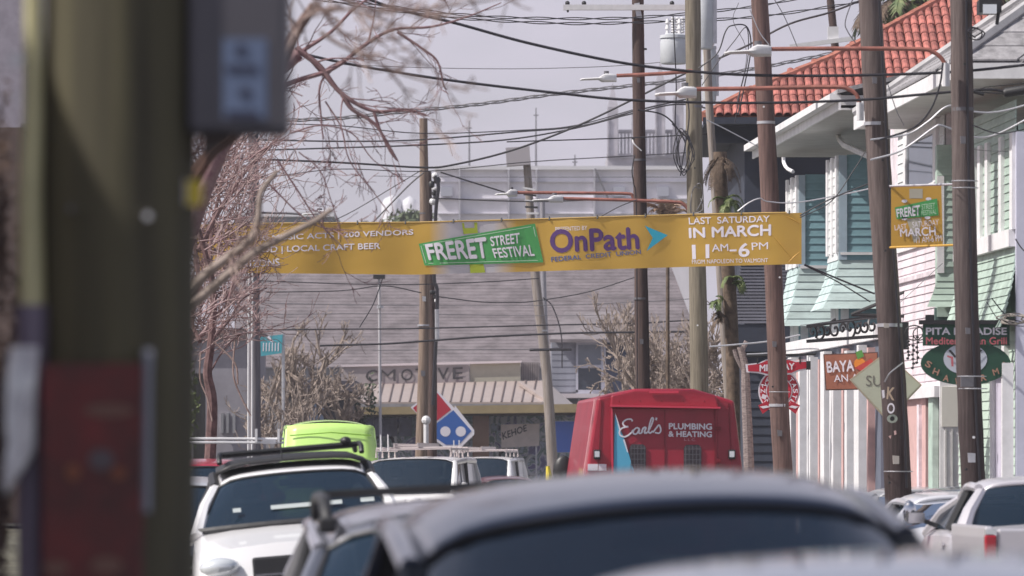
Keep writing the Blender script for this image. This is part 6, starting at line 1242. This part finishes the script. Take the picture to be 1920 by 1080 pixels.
vehicle('parked_car', 'white sedan with red taillight showing beside the silver pickup', 'sedan', 1722, 59, (.74, .73, .76), rear=True, roof=1.44, belt=1.04, hood=.92, L=4.6, wr=.56, W=.90, group='cars parked along the right kerb', paintm=paint('dusty white paint', (.56, .56, .60), .35))
vehicle('parked_car', 'grey sedan whose roof shows beyond the white sedan', 'sedan', 1760, 67, (.14, .16, .20), rear=True, roof=1.46, belt=.95, group='cars parked along the right kerb')
vehicle('parked_car', 'grey small car just right of the dark blue car roof edge', 'car', 1664, 72.5, (.30, .31, .34), rear=True, roof=1.43, belt=.95, group='cars parked along the right kerb')
# ------------------------------------------------------------------ trees
def grow(mb, p, d, L, r, lev, rg, up=.12, spread=.6, rmin=.004, kids=(2, 4), curl=.22, shrink=.62, n=5):
    k = 4; pts = [p.copy()]; rad = [r]; d = d.normalized()
    for i in range(k):
        d = (d + Vector((rg.gauss(0, curl), rg.gauss(0, curl), rg.gauss(0, curl))) * .6 + Vector((0, 0, up))).normalized()
        pts.append(pts[-1] + d * L / k); rad.append(max(rmin, r * (1 - .5*(i+1)/k)))
    mb.tube(pts, rad, 3 if r < .012 else n, cap=False)
    if lev <= 0: return
    for j in range(rg.randint(*kids)):
        t = rg.uniform(.3, 1.0); i = min(k-1, int(t*k)); q = pts[i].lerp(pts[i+1], t*k - i)
        dd_ = (d + Vector((rg.gauss(0, spread), rg.gauss(0, spread)*.8, rg.gauss(0, spread)))).normalized()
        grow(mb, q, dd_, L*shrink*rg.uniform(.7, 1.2), max(rmin, r*.55), lev-1, rg, up, spread, rmin, kids, curl, shrink, n)
def bare_tree(label, base, hgt, r, m, seed, lev=4, nl=4, up=.15, spread=.55, L=None, rmin=.006, lean=(0, 0), kids=(2, 4), name='bare_tree', group=None, mt=None, curl=.22):
    rg = random.Random(seed); t = thing(name, label, 'tree', base, group); b = Vector(base)
    top = b + Vector((lean[0], lean[1], hgt)); mb = MB(); mb.tube(cr([b, b.lerp(top, .35) + Vector((rg.uniform(-.06, .06), 0, 0)), b.lerp(top, .7) + Vector((rg.uniform(-.08, .08), 0, 0)), top], 4), [r*(1-.45*i/12) for i in range(13)], 9); mb.build('trunk', mt or m, t, smooth=True)
    mb = MB(); L = L or hgt*.8
    for i in range(nl):
        a = i*2*math.pi/nl + rg.uniform(-.4, .4); st_ = b.lerp(top, rg.uniform(.7, 1.0))
        grow(mb, st_, Vector((math.cos(a)*.7, math.sin(a)*.5, rg.uniform(.5, 1.1))), L*rg.uniform(.7, 1.1), r*.5, lev, rg, up, spread, rmin, kids, curl)
    mb.build('crown', m, t); return t
# dense pinkish twiggy tree beside the foreground pole
tt = thing('twiggy_tree', 'bare tree with dense mass of pinkish twigs hanging over the left end of the banner', 'tree', P(330, HY, 69) - Vector((0, 0, ZC)))
rg = random.Random(21); mb = MB(); mb.tube(cr([P(386, 1100, 68), P(392, 900, 68), P(398, 760, 68), P(389, 700, 68), P(396, 640, 68), P(400, 540, 68), P(372, 430, 68)], 4), [.085 - .0022*i for i in range(25)], 8); mb.build('trunk', M['bark_dark'], tt, smooth=True)
mb = MB()
pkb = mat('pink twig bark', (.38, .295, .28), .8, scale=12, col2=(.22, .12, .13))
for k in range(140):
    x = rg.uniform(330, 480) + rg.uniform(-10, 30); y = rg.uniform(240, 690); 
    if x > 440 and y > 470: x -= 70
    if x > 425 and y > 380: x -= 60
    p = P(x, y, rg.uniform(66, 71)); a = rg.uniform(-.4, .9)
    grow(mb, p, Vector((math.cos(a)*.9, rg.uniform(-.4, .4), math.sin(a)*.8+.25)), rg.uniform(.35, .85), .011, 2, rg, .10, .6, .0042, (2, 4), .3)
for k in range(16):
    x = rg.uniform(440, 540); y = rg.uniform(230, 430); p = P(x, y, rg.uniform(66, 71)); a = rg.uniform(.1, 1.3)
    grow(mb, p, Vector((math.cos(a), rg.uniform(-.4, .4), math.sin(a))), rg.uniform(.3, .6), .008, 2, rg, .05, .5, .0040, (1, 3), .25)
mb.build('crown', pkb, tt)
mb = MB(); rg = random.Random(404)
for k in range(150):
    x = rg.gauss(385, 30); y = rg.uniform(260, 640)
    if x < 335 or x > 440: continue
    a = rg.uniform(-.9, 1.5); grow(mb, P(x, y, rg.uniform(68, 73)), Vector((math.cos(a)*rg.choice((-1, 1)), rg.uniform(-.4, .4), math.sin(a)+.2)), rg.uniform(.3, .7), .010, 2, rg, .06, .65, .0045, (2, 4), .3)
mb.build('inner_twigs', M['bark_dark'], tt)['kind'] = 'stuff'
mb = MB()
for pts, r0, r1 in (([(372, 470), (420, 380), (470, 310), (520, 262)], .035, .012), ([(396, 640), (430, 600), (455, 560), (500, 540)], .02, .008), ([(398, 560), (395, 450), (420, 330), (455, 262)], .03, .01), ([(380, 560), (366, 470), (372, 380), (400, 290)], .03, .01), ([(393, 700), (420, 655), (450, 625), (440, 640)], .014, .006), ([(375, 640), (360, 600), (372, 540), (410, 500)], .03, .012)):
    c = cr([P(x, y, 68+i*.4) for i, (x, y) in enumerate(pts)], 4); mb.tube(c, [r0+(r1-r0)*i/(len(c)-1) for i in range(len(c))], 6)
mb.build('limb', M['bark_dark'], tt, smooth=True)
# hanging bent twigs under it
mb = MB()
for pts in ([(376, 660), (375, 710), (388, 745), (398, 790)], [(440, 640), (437, 700), (450, 740), (470, 780)], [(400, 640), (440, 680), (446, 720)]):
    mb.tube(cr([P(x, y, 67.5) for x, y in pts], 4), .012, 5)
mb.build('drooping_twigs', M['bark'], tt)['kind'] = 'stuff'

# nearer blurred tree with thick limbs
def limb(mb, pts, D, w0, w1, twigs=0, rg=None, tl=.5, lev=2, rmin=.0035, down=0.0, D2=None):
    k = len(pts); c = cr([P(x, y, D + ((D2 or D)-D)*i/(k-1)) for i, (x, y) in enumerate(pts)], 5); n = len(c)
    rad = [(w0+(w1-w0)*i/(n-1))*c[i].y/F/2 for i in range(n)]; mb.tube(c, rad, 7)
    for j in range(twigs):
        i = rg.randint(1, n-2); d = (c[i+1]-c[i]).normalized(); s_ = rg.choice((-1, 1))
        grow(mb, c[i], d*.8 + Vector((rg.gauss(0, .6), rg.gauss(0, .4), rg.gauss(0, .6) - down)), tl*rg.uniform(.5, 1.2), max(rmin, rad[i]*.4), lev, rg, .02 - down*.12, .5, rmin, (1, 3), .25)
    return mb
nt_ = thing('near_bare_tree', 'blurred bare tree with thick tan limbs reaching across the left end of the banner', 'tree', P(250, HY, 30) - Vector((0, 0, ZC)))
rg = random.Random(33)
mb = MB(); mb.tube(cr([P(280, 1440, 30), P(285, 1000, 30), P(300, 700, 30), P(330, 590, 30)], 4), [.11, .11, .105, .1, .1, .095, .09, .085, .08, .075, .07, .06, .055], 10); mb.build('trunk', M['bark'], nt_, smooth=True)
for pts, w0, w1, tw in (([(330, 590), (370, 562), (420, 520), (475, 475), (540, 440), (590, 415), (622, 392)], 24, 9, 3), ([(335, 580), (380, 520), (430, 480), (468, 452), (484, 410), (490, 360), (520, 320)], 22, 8, 3), ([(300, 560), (330, 420), (385, 300), (440, 250), (500, 180), (530, 120), (556, 60), (590, 10)], 30, 20, 2)):
    mb = MB(); limb(mb, pts, 30, w0, w1); mb.build('limb', M['bark_pale'] if w0 < 30 else mat('brown bark', (.16, .085, .06), .9, scale=8, col2=(.09, .05, .04)), nt_, smooth=True)
mb = MB(); limb(mb, [(380, 520), (430, 480), (468, 452)], 30, 8, 5, 8, rg, .25, 2, .004); limb(mb, [(530, 120), (556, 60), (590, 10)], 28, 10, 8, 10, rg, .35, 3, .0035)
for pts in ([(560, 40), (620, 15), (700, 30), (780, 60)], [(590, 0), (640, 60), (700, 75), (760, 70)], [(620, -20), (700, 20), (850, 10), (950, -5)], [(600, 60), (650, 90), (760, 140), (840, 160)]): limb(mb, pts, 24, 9, 3, 7, rg, .3, 2, .0035)
mb.build('crown', M['bark'], nt_)
# sharper reddish branches in front of the sky
sb = thing('spreading_bare_tree', 'bare tree with reddish branches spreading over the thick cables at upper left', 'tree', P(200, HY, 52) - Vector((0, 0, ZC)))
red = mat('reddish bark', (.28, .18, .175), .85, scale=10, col2=(.18, .085, .10)); rg = random.Random(77)
mb = MB(); mb.tube(cr([P(250, 1200, 52), P(260, 800, 52), P(330, 500, 52), P(440, 220, 52), P(560, 100, 52)], 4), [.16-.006*i for i in range(17)], 10); mb.build('trunk', red, sb, smooth=True)
mb = MB()
for pts, w0, w1, tw, dn in (([(555, 90), (600, 125), (640, 175), (700, 208), (760, 205), (800, 216)], 13, 3, 9, .5), ([(510, 170), (560, 150), (625, 128), (690, 80), (740, 55), (810, 50), (880, 30), (940, 5)], 11, 2, 12, .1),
    ([(640, 175), (660, 205), (700, 230), (728, 270), (743, 300)], 9, 3, 5, .3), ([(700, 208), (715, 250), (732, 285), (746, 302)], 6, 3, 3, .3), ([(745, 60), (790, 90), (820, 115), (832, 160), (838, 168)], 6, 2.5, 5, .2),
    ([(625, 128), (600, 160), (602, 220), (606, 262)], 5, 2.5, 4, .4), ([(690, 80), (700, 40), (705, 0)], 4, 2, 3, -.2), ([(560, 100), (620, 60), (660, 20), (700, -10)], 8, 4, 6, -.1),
    ([(545, 250), (600, 235), (660, 250), (700, 300), (760, 340)], 3.4, 1.6, 6, .2), ([(610, 190), (640, 240), (655, 300), (700, 360), (730, 400)], 3.4, 1.6, 6, .2), ([(520, 300), (560, 360), (600, 420), (650, 470)], 4, 2, 6, .1), ([(500, 340), (560, 400), (600, 425), (680, 433)], 3.5, 1.5, 4, 0), ([(560, 285), (600, 320), (622, 380), (640, 440)], 2.6, 1.4, 4, .2)):
    limb(mb, pts, 52, w0, w1, tw, rg, .42, 2, .0032, dn)
mb.build('crown', red, sb)

bare_tree('small bare tree with stubby pale branches behind the lime green van', (P(558, 0, 132).x, 132, 0), 3.0, .17, M['bark_pale'], 5, lev=4, nl=10, up=.12, spread=.6, L=1.45, rmin=.010, kids=(2, 4), curl=.13, mt=M['bark_dark'])
bare_tree('short bare tree by the left end of the shop canopy', (P(640, 0, 138).x, 138, 0), 2.9, .14, M['bark_pale'], 15, lev=4, nl=8, up=.10, spread=.65, L=1.15, rmin=.010, kids=(2, 4), curl=.13, mt=M['bark_dark'])
bare_tree('dense bare shrub like tree left of the small bare tree by the pole foot', (P(512, 0, 128).x, 128, 0), 1.6, .10, M['bark_pale'], 6, lev=4, nl=9, up=.16, spread=.65, L=1.3, rmin=.010, kids=(2, 4), curl=.13, mt=M['bark_dark'])
bare_tree('pale bare tree spreading right of the dark creosote pole', (P(1250, 0, 122).x, 122, 0), 2.6, .17, M['bark_pale'], 8, lev=5, nl=10, up=.16, spread=.55, L=1.9, rmin=.010, kids=(2, 4), curl=.13, mt=M['bark_pale'])
bare_tree('pale bare tree between greenish pole and palm trunk', (P(1335, 0, 118).x, 118, 0), 2.2, .15, M['bark_pale'], 12, lev=5, nl=9, up=.14, spread=.6, L=1.6, rmin=.010, curl=.13, kids=(2, 4), mt=M['bark_pale'])
bare_tree('bare tree with curved pale branches left of the dark creosote pole', (P(1178, 0, 128).x, 128, 0), 3.4, .12, M['bark_pale'], 18, lev=4, nl=6, up=-.02, spread=.7, L=1.3, rmin=.012, kids=(2, 3), mt=M['bark_pale'])
# palms
def frond_mesh(mb, base, d, L, rg, w=.035, droop=.5, leaf=.35, ns=11):
    p = Vector(base); d = d.normalized(); pts = [p.copy()]
    for i in range(ns): d = (d + Vector((0, 0, -droop/ns*(1+i*.25)))).normalized(); p = p + d*L/ns; pts.append(p.copy())
    mb.tube(pts, [w*.4*(1-.8*i/ns) for i in range(ns+1)], 4, cap=False)
    for i in range(1, ns+1):
        dd = (pts[i]-pts[i-1]).normalized(); sd_ = dd.cross(Vector((0, 0, 1))); sd_ = sd_.normalized() if sd_.length > .01 else Vector((1, 0, 0))
        for s_ in (-1, 1):
            for h in (0, .5):
                q = pts[i-1].lerp(pts[i], h); ll = leaf*(1-.5*abs(i/ns-.4))*rg.uniform(.8, 1.2); e = q + (sd_*s_*.75 + dd*.6 + Vector((0, 0, -.35+rg.uniform(-.2, .2)))).normalized()*ll; m_ = q.lerp(e, .5) + Vector((0, 0, .02)); o = dd*w*.5
                mb.add([q-o*.6, q+o*.6, m_+o, e, m_-o], [(0,1,2,3,4)])
leafg = mat('palm leaf green', (.19, .22, .08), .6, scale=9, col2=(.07, .12, .03)); dead = mat('dead frond brown', (.17, .12, .085), .9, scale=9, col2=(.08, .055, .04))
pm1 = thing('palm_tree', 'palm trunk with shaggy dead fronds and yellow green leaves beside the navy house', 'tree', (P(1362, 0, 90).x, 90, 0)); rg = random.Random(3)
mb = MB(); c = cr([P(1378, 1060, 90), P(1374, 700, 90), P(1366, 520, 90), P(1352, 360, 90), P(1350, 285, 90)], 5); mb.tube(c, [.115]*len(c), 10); mb.build('trunk', dead, pm1, smooth=True)
for (x, y, col, n_, L_, seed) in ((1350, 300, dead, 24, .75, 1), (1364, 378, leafg, 10, .5, 2), (1374, 525, leafg, 8, .45, 3), (1350, 590, dead, 8, .4, 4), (1344, 560, leafg, 4, .3, 5)):
    rg = random.Random(seed)
    for k in range(n_):
        mb = MB(); a = rg.uniform(0, 6.28); up_ = rg.uniform(-.2, .9) if col is leafg else rg.uniform(-.6, .2)
        frond_mesh(mb, P(x+rg.uniform(-4, 4), y+rg.uniform(-8, 8), 89.9), Vector((math.cos(a), math.sin(a), up_)), L_*rg.uniform(.5, .9), rg, .018, 1.3, .12); mb.build('frond', col, pm1)
pt = thing('crooked_trunk', 'short crooked pale trunk with bent stubs just left of the round red sign', 'tree', (P(1402, 0, 84).x, 84, 0))
mb = MB(); c = cr([P(1412, 1080, 84), P(1404, 860, 84), P(1399, 740, 84), P(1397, 690, 84), P(1388, 650, 84)], 5); mb.tube(c, [.095-.002*i for i in range(len(c))], 9); mb.tube(cr([P(1397, 700, 84), P(1382, 672, 84), P(1377, 655, 84)], 4), .035, 7); mb.tube(cr([P(1396, 690, 84), P(1392, 660, 84), P(1400, 640, 84)], 4), .04, 7); mb.build('trunk', mat('grey palm trunk', (.33, .27, .25), .9, scale=14, stretch=(1, 1, 3), col2=(.16, .12, .12), bump=.5), pt, smooth=True)
for (x, y, D_, lab, seed) in ((1700, 18, 118, 'dark palm crown rising behind the terracotta ridge left of the peak', 5), (1660, 30, 122, 'smaller dark palm crown partly hidden behind the nailed letter pole', 6), (1840, 2, 120, 'dark palm crown behind the right slope of the terracotta roof', 7)):
    pl = thing('palm_tree', lab, 'tree', (P(x, 0, D_).x, D_, 0), 'palms behind the terracotta roof'); rg = random.Random(seed)
    mb = MB(); mb.tube([(P(x, 0, D_).x, D_, 0), P(x, y, D_)], [.2, .17], 10); mb.build('trunk', dead, pl, smooth=True)
    for k in range(26):
        mb = MB(); a = rg.uniform(0, 6.28); frond_mesh(mb, P(x, y-8, D_), Vector((math.cos(a), math.sin(a), rg.uniform(-.7, 1.2))), rg.uniform(.7, 1.2), rg, .06, 1.2, .35); mb.build('frond', leafg if k % 3 else dead, pl)
# dry reed like tuft above the banner
dt = thing('dry_palm_tuft', 'dry straw coloured palm tuft poking above the banner beside the dark pole', 'plant', (P(1252, 0, 112).x, 112, 0)); rg = random.Random(13)
mb = MB(); mb.tube([(P(1252, 0, 112).x, 112, 0), P(1252, 420, 112)], [.05, .035], 8); mb.build('trunk', dead, dt)
for k in range(16):
    mb = MB(); a = rg.uniform(0, 6.28); frond_mesh(mb, P(1252, 415, 112), Vector((math.cos(a)*.5, math.sin(a)*.3, 1)), rg.uniform(.5, .85), rg, .03, .9, .2); mb.build('frond', mat('straw', (.50, .36, .27), .8, scale=8, col2=(.3, .2, .15)), dt)
# leafy masses
def leafmass(name, label, cat, c, rad, n, size, m, seed, kind=None, group=None):
    rg = random.Random(seed); mb = MB(); c = Vector(c)
    cl = [(Vector((rg.gauss(0, .45)*rad[0], rg.gauss(0, .45)*rad[1], rg.gauss(0, .42)*rad[2])), rg.uniform(.25, .45)) for _ in range(14)]
    for i in range(n):
        o, s_ = rg.choice(cl); p = c + o + Vector((rg.gauss(0, .5)*rad[0]*s_, rg.gauss(0, .5)*rad[1]*s_, rg.gauss(0, .5)*rad[2]*s_))
        u = Vector((rg.gauss(0, 1), rg.gauss(0, 1), rg.gauss(0, 1))).normalized()*size; v = u.orthogonal().normalized()*size*.6
        mb.add([p-u, p-v*.6, p+u, p+v*.6], [(0,1,2,3)])
    t = thing(name, label, cat, (c.x, c.y, 0), group); mb.build('crown', m, t); mb = MB(); mb.tube([(c.x, c.y, 0), c], [rad[0]*.12, rad[0]*.06], 7); mb.build('trunk', M['bark_dark'], t); return t
eg = mat('evergreen leaf', (.055, .085, .035), .7, scale=3, col2=(.025, .04, .02)); dg2 = mat('distant tree green', (.20, .23, .13), .8, scale=1, col2=(.08, .11, .05))
leafmass('evergreen_shrub', 'dark evergreen tree at the left end of the tan canopy', 'tree', P(664, 770, 152), (.45, .4, .9), 900, .09, eg, 2)
for x, y, rx, lab, sd_ in ((640, 422, 3.2, 'distant green tree crown over the banner between lamp and tan pole, left one', 3), (720, 418, 2.6, 'distant green tree crown below the pale round tanks', 4), (775, 414, 2.2, 'distant green tree crown touching the tan pole above the banner', 5)):
    leafmass('distant_tree', lab, 'tree', P(x, y+34, 260), (rx, 2, .9), 1500, .22, dg2, sd_, group='green trees beyond the banner')
leafmass('garden_bush', 'yellow green bush in the narrow gap beside the foreground pole', 'bush', P(352, 760, 60), (.10, .3, .9), 260, .05, leafg, 9)
leafmass('garden_tree', 'dark blurred tree behind the left edge of the big foreground pole', 'tree', P(2, 700, 17), (.075, .2, .85), 1800, .02, mat('brown leaf', (.12, .07, .045), .8, scale=4, col2=(.06, .035, .03)), 10)

# ------------------------------------------------------------------ big foreground pole
Dp = 11.5
fp = thing('foreground_pole', 'huge blurred greenish wooden pole filling the left side with red board and grey meter box', 'utility pole', (P(218, 0, Dp).x, Dp, 0))
c0 = P(223, 0, Dp).x
mb = MB(); c = cr([(c0-.01, Dp, 0), (c0, Dp, 2), (c0+.004, Dp, 3), (c0+.01, Dp, 4.5), (c0+.0, Dp, 9)], 6); mb.tube(c, [.172-.0008*i for i in range(len(c))], 32); mb.build('shaft', M['wood_green'], fp, smooth=True)
f_ = Dp - .171
def fb(x0, y0, x1, y1, name, m, D=f_, dep=.03, par=fp, bev=.004): mb = MB(); mb.box(P(x0, y0, D), P(x1, y1, D) + Vector((0, dep, 0))); return mb.build(name, m, par, bevel=bev)
redb = mat('faded red board', (.17, .022, .022), .6, scale=5, col2=(.055, .02, .018), var=.1)
rb = fb(78, 682, 268, 1110, 'sign_board', redb, f_-.015, .02)
for x, y, rx, ry, m_ in ((137, 885, 14, 16, mat('rust patch', (.22, .075, .04), .8)), (222, 888, 13, 12, MATS['rust patch']), (190, 862, 24, 20, mat('blue grey smear', (.10, .08, .09), .7)), (205, 770, 48, 12, mat('tan scuff', (.17, .09, .07), .8)), (200, 1060, 30, 16, MATS['tan scuff']), (105, 1065, 25, 12, MATS['tan scuff'])):
    mb = MB(); mb.add([P(px, py, f_-.019) for px, py in circ(x, y, rx, ry, 14)], [tuple(range(14))]); mb.build('scuff', m_, rb)
# conduit at the left edge with cap, torn plastic flyer
mb = MB(); D_ = Dp-.08; mb.tube([P(64, -60, D_), P(63, 200, D_), P(58, 360, D_), P(60, 572, D_)], [.02, .022, .025, .028], 12); mb.build('cable_guard', mat('pale yellow guard', (.50, .46, .26), .6, var=.15, scale=4), fp, smooth=True)
mb = MB(); mb.tube([P(60, 572, D_), P(60, 660, D_), P(58, 1150, D_)], [.036, .034, .03], 12); mb.build('conduit', mat('grey violet conduit', (.16, .13, .18), .5), fp, smooth=True)
def fly(u, v):
    x = (14 + 52*u)*(1-v) + (0 + 30*u)*v + (8*math.sin(v*7)); y = 650 + 250*v + 30*u*v
    if v < .7: x = (18 + 55*u) - 8*math.sin(v*3)
    else: x = (14 + 52*u*(1-(v-.7)/.34)) - 6*(v-.7)*10*.5
    return P(x, y, D_-.05 - .012*math.sin(u*6+v*4))
mb = MB(); mb.grid(fly, 8, 14); mb.build('torn_plastic', mat('torn white plastic', (.88, .85, .90), .45, var=.3, scale=14, bump=.6), fp, smooth=True)
mb = MB(); mb.tube([P(277, 655, f_-.0), P(277, 700, f_-.01), P(274, 960, f_-.01)], [.012, .009, .010], 8); mb.build('thin_conduit', mat('dull steel', (.22, .23, .27), .5, .3), fp, smooth=True)
for x, y, s_, m_ in ((277, 405, .012, M['lampwhite']), (133, 391, .008, M['steelwire']), (30, 112, .022, M['lampwhite']), (30, 185, .012, M['lampwhite']), (278, 662, .012, M['lampwhite'])):
    mb = MB(); mb.tube([P(x, y, f_+.05 if x > 60 else D_), P(x, y, (f_ if x > 60 else D_) - .012)], s_*.7, 10); mb.build('bolt', m_, fp, smooth=True)
mb = MB(); mb.box(P(320, 336, f_+.09), P(352, 386, f_+.12)); mb.build('tag_plate', mat('grey tag', (.42, .40, .44), .5), fp); mb = MB(); mb.box(P(350, 338, f_+.09), P(380, 386, f_+.12)); mb.build('tag_plate', mat('yellow tag', (.55, .42, .03), .5), fp)
mbx = fb(352, -40, 538, 247, 'meter_box', mat('dark grey box', (.085, .08, .095), .5, var=.08), Dp-.10, .22, bev=.012)
st_ = fb(418, 72, 500, 222, 'sticker', mat('blue sticker', (.12, .16, .26), .5, var=.12, scale=10), Dp-.103, .002, mbx, 0)
for x, y, rx, ry in ((452, 95, 12, 12), (460, 175, 12, 12)):
    mb = MB(); mb.add([P(a, b_, Dp-.105) for a, b_ in circ(x, y, rx, ry, 14)], [tuple(range(14))]); mb.build('sticker_mark', mat('navy mark', (.03, .035, .07), .6), mbx)
for y in (130, 215): 
    mb = MB(); mb.add([P(a, b_, Dp-.105) for a, b_ in rect(424, y-8, 484, y+8)], [(0,1,2,3)]); mb.build('sticker_mark', MATS['navy mark'], mbx)
mb = MB(); mb.prism([P(374, 170, Dp-.06), P(396, 170, Dp-.06), P(440, 252, Dp-.06), P(376, 300, Dp-.06)], (0, .1, 0)); mb.build('mounting_bracket', mat('dark brown steel', (.05, .035, .03), .6), fp)
# ------------------------------------------------------------------ air
hz = bpy.data.materials.new('hazy air'); hz.use_nodes = True; nt = hz.node_tree; nt.nodes.clear()
ho = nt.nodes.new('ShaderNodeOutputMaterial'); hv = nt.nodes.new('ShaderNodeVolumePrincipled')
hv.inputs['Density'].default_value = 0.00048; hv.inputs['Color'].default_value = (.93, .91, .97, 1); hv.inputs['Anisotropy'].default_value = .2
nt.links.new(hv.outputs[0], ho.inputs['Volume'])
mb = MB(); mb.box((-420, -60, -1.2), (420, 620, 42)); hb_ = mb.build('haze', hz); hb_['kind'] = 'stuff'
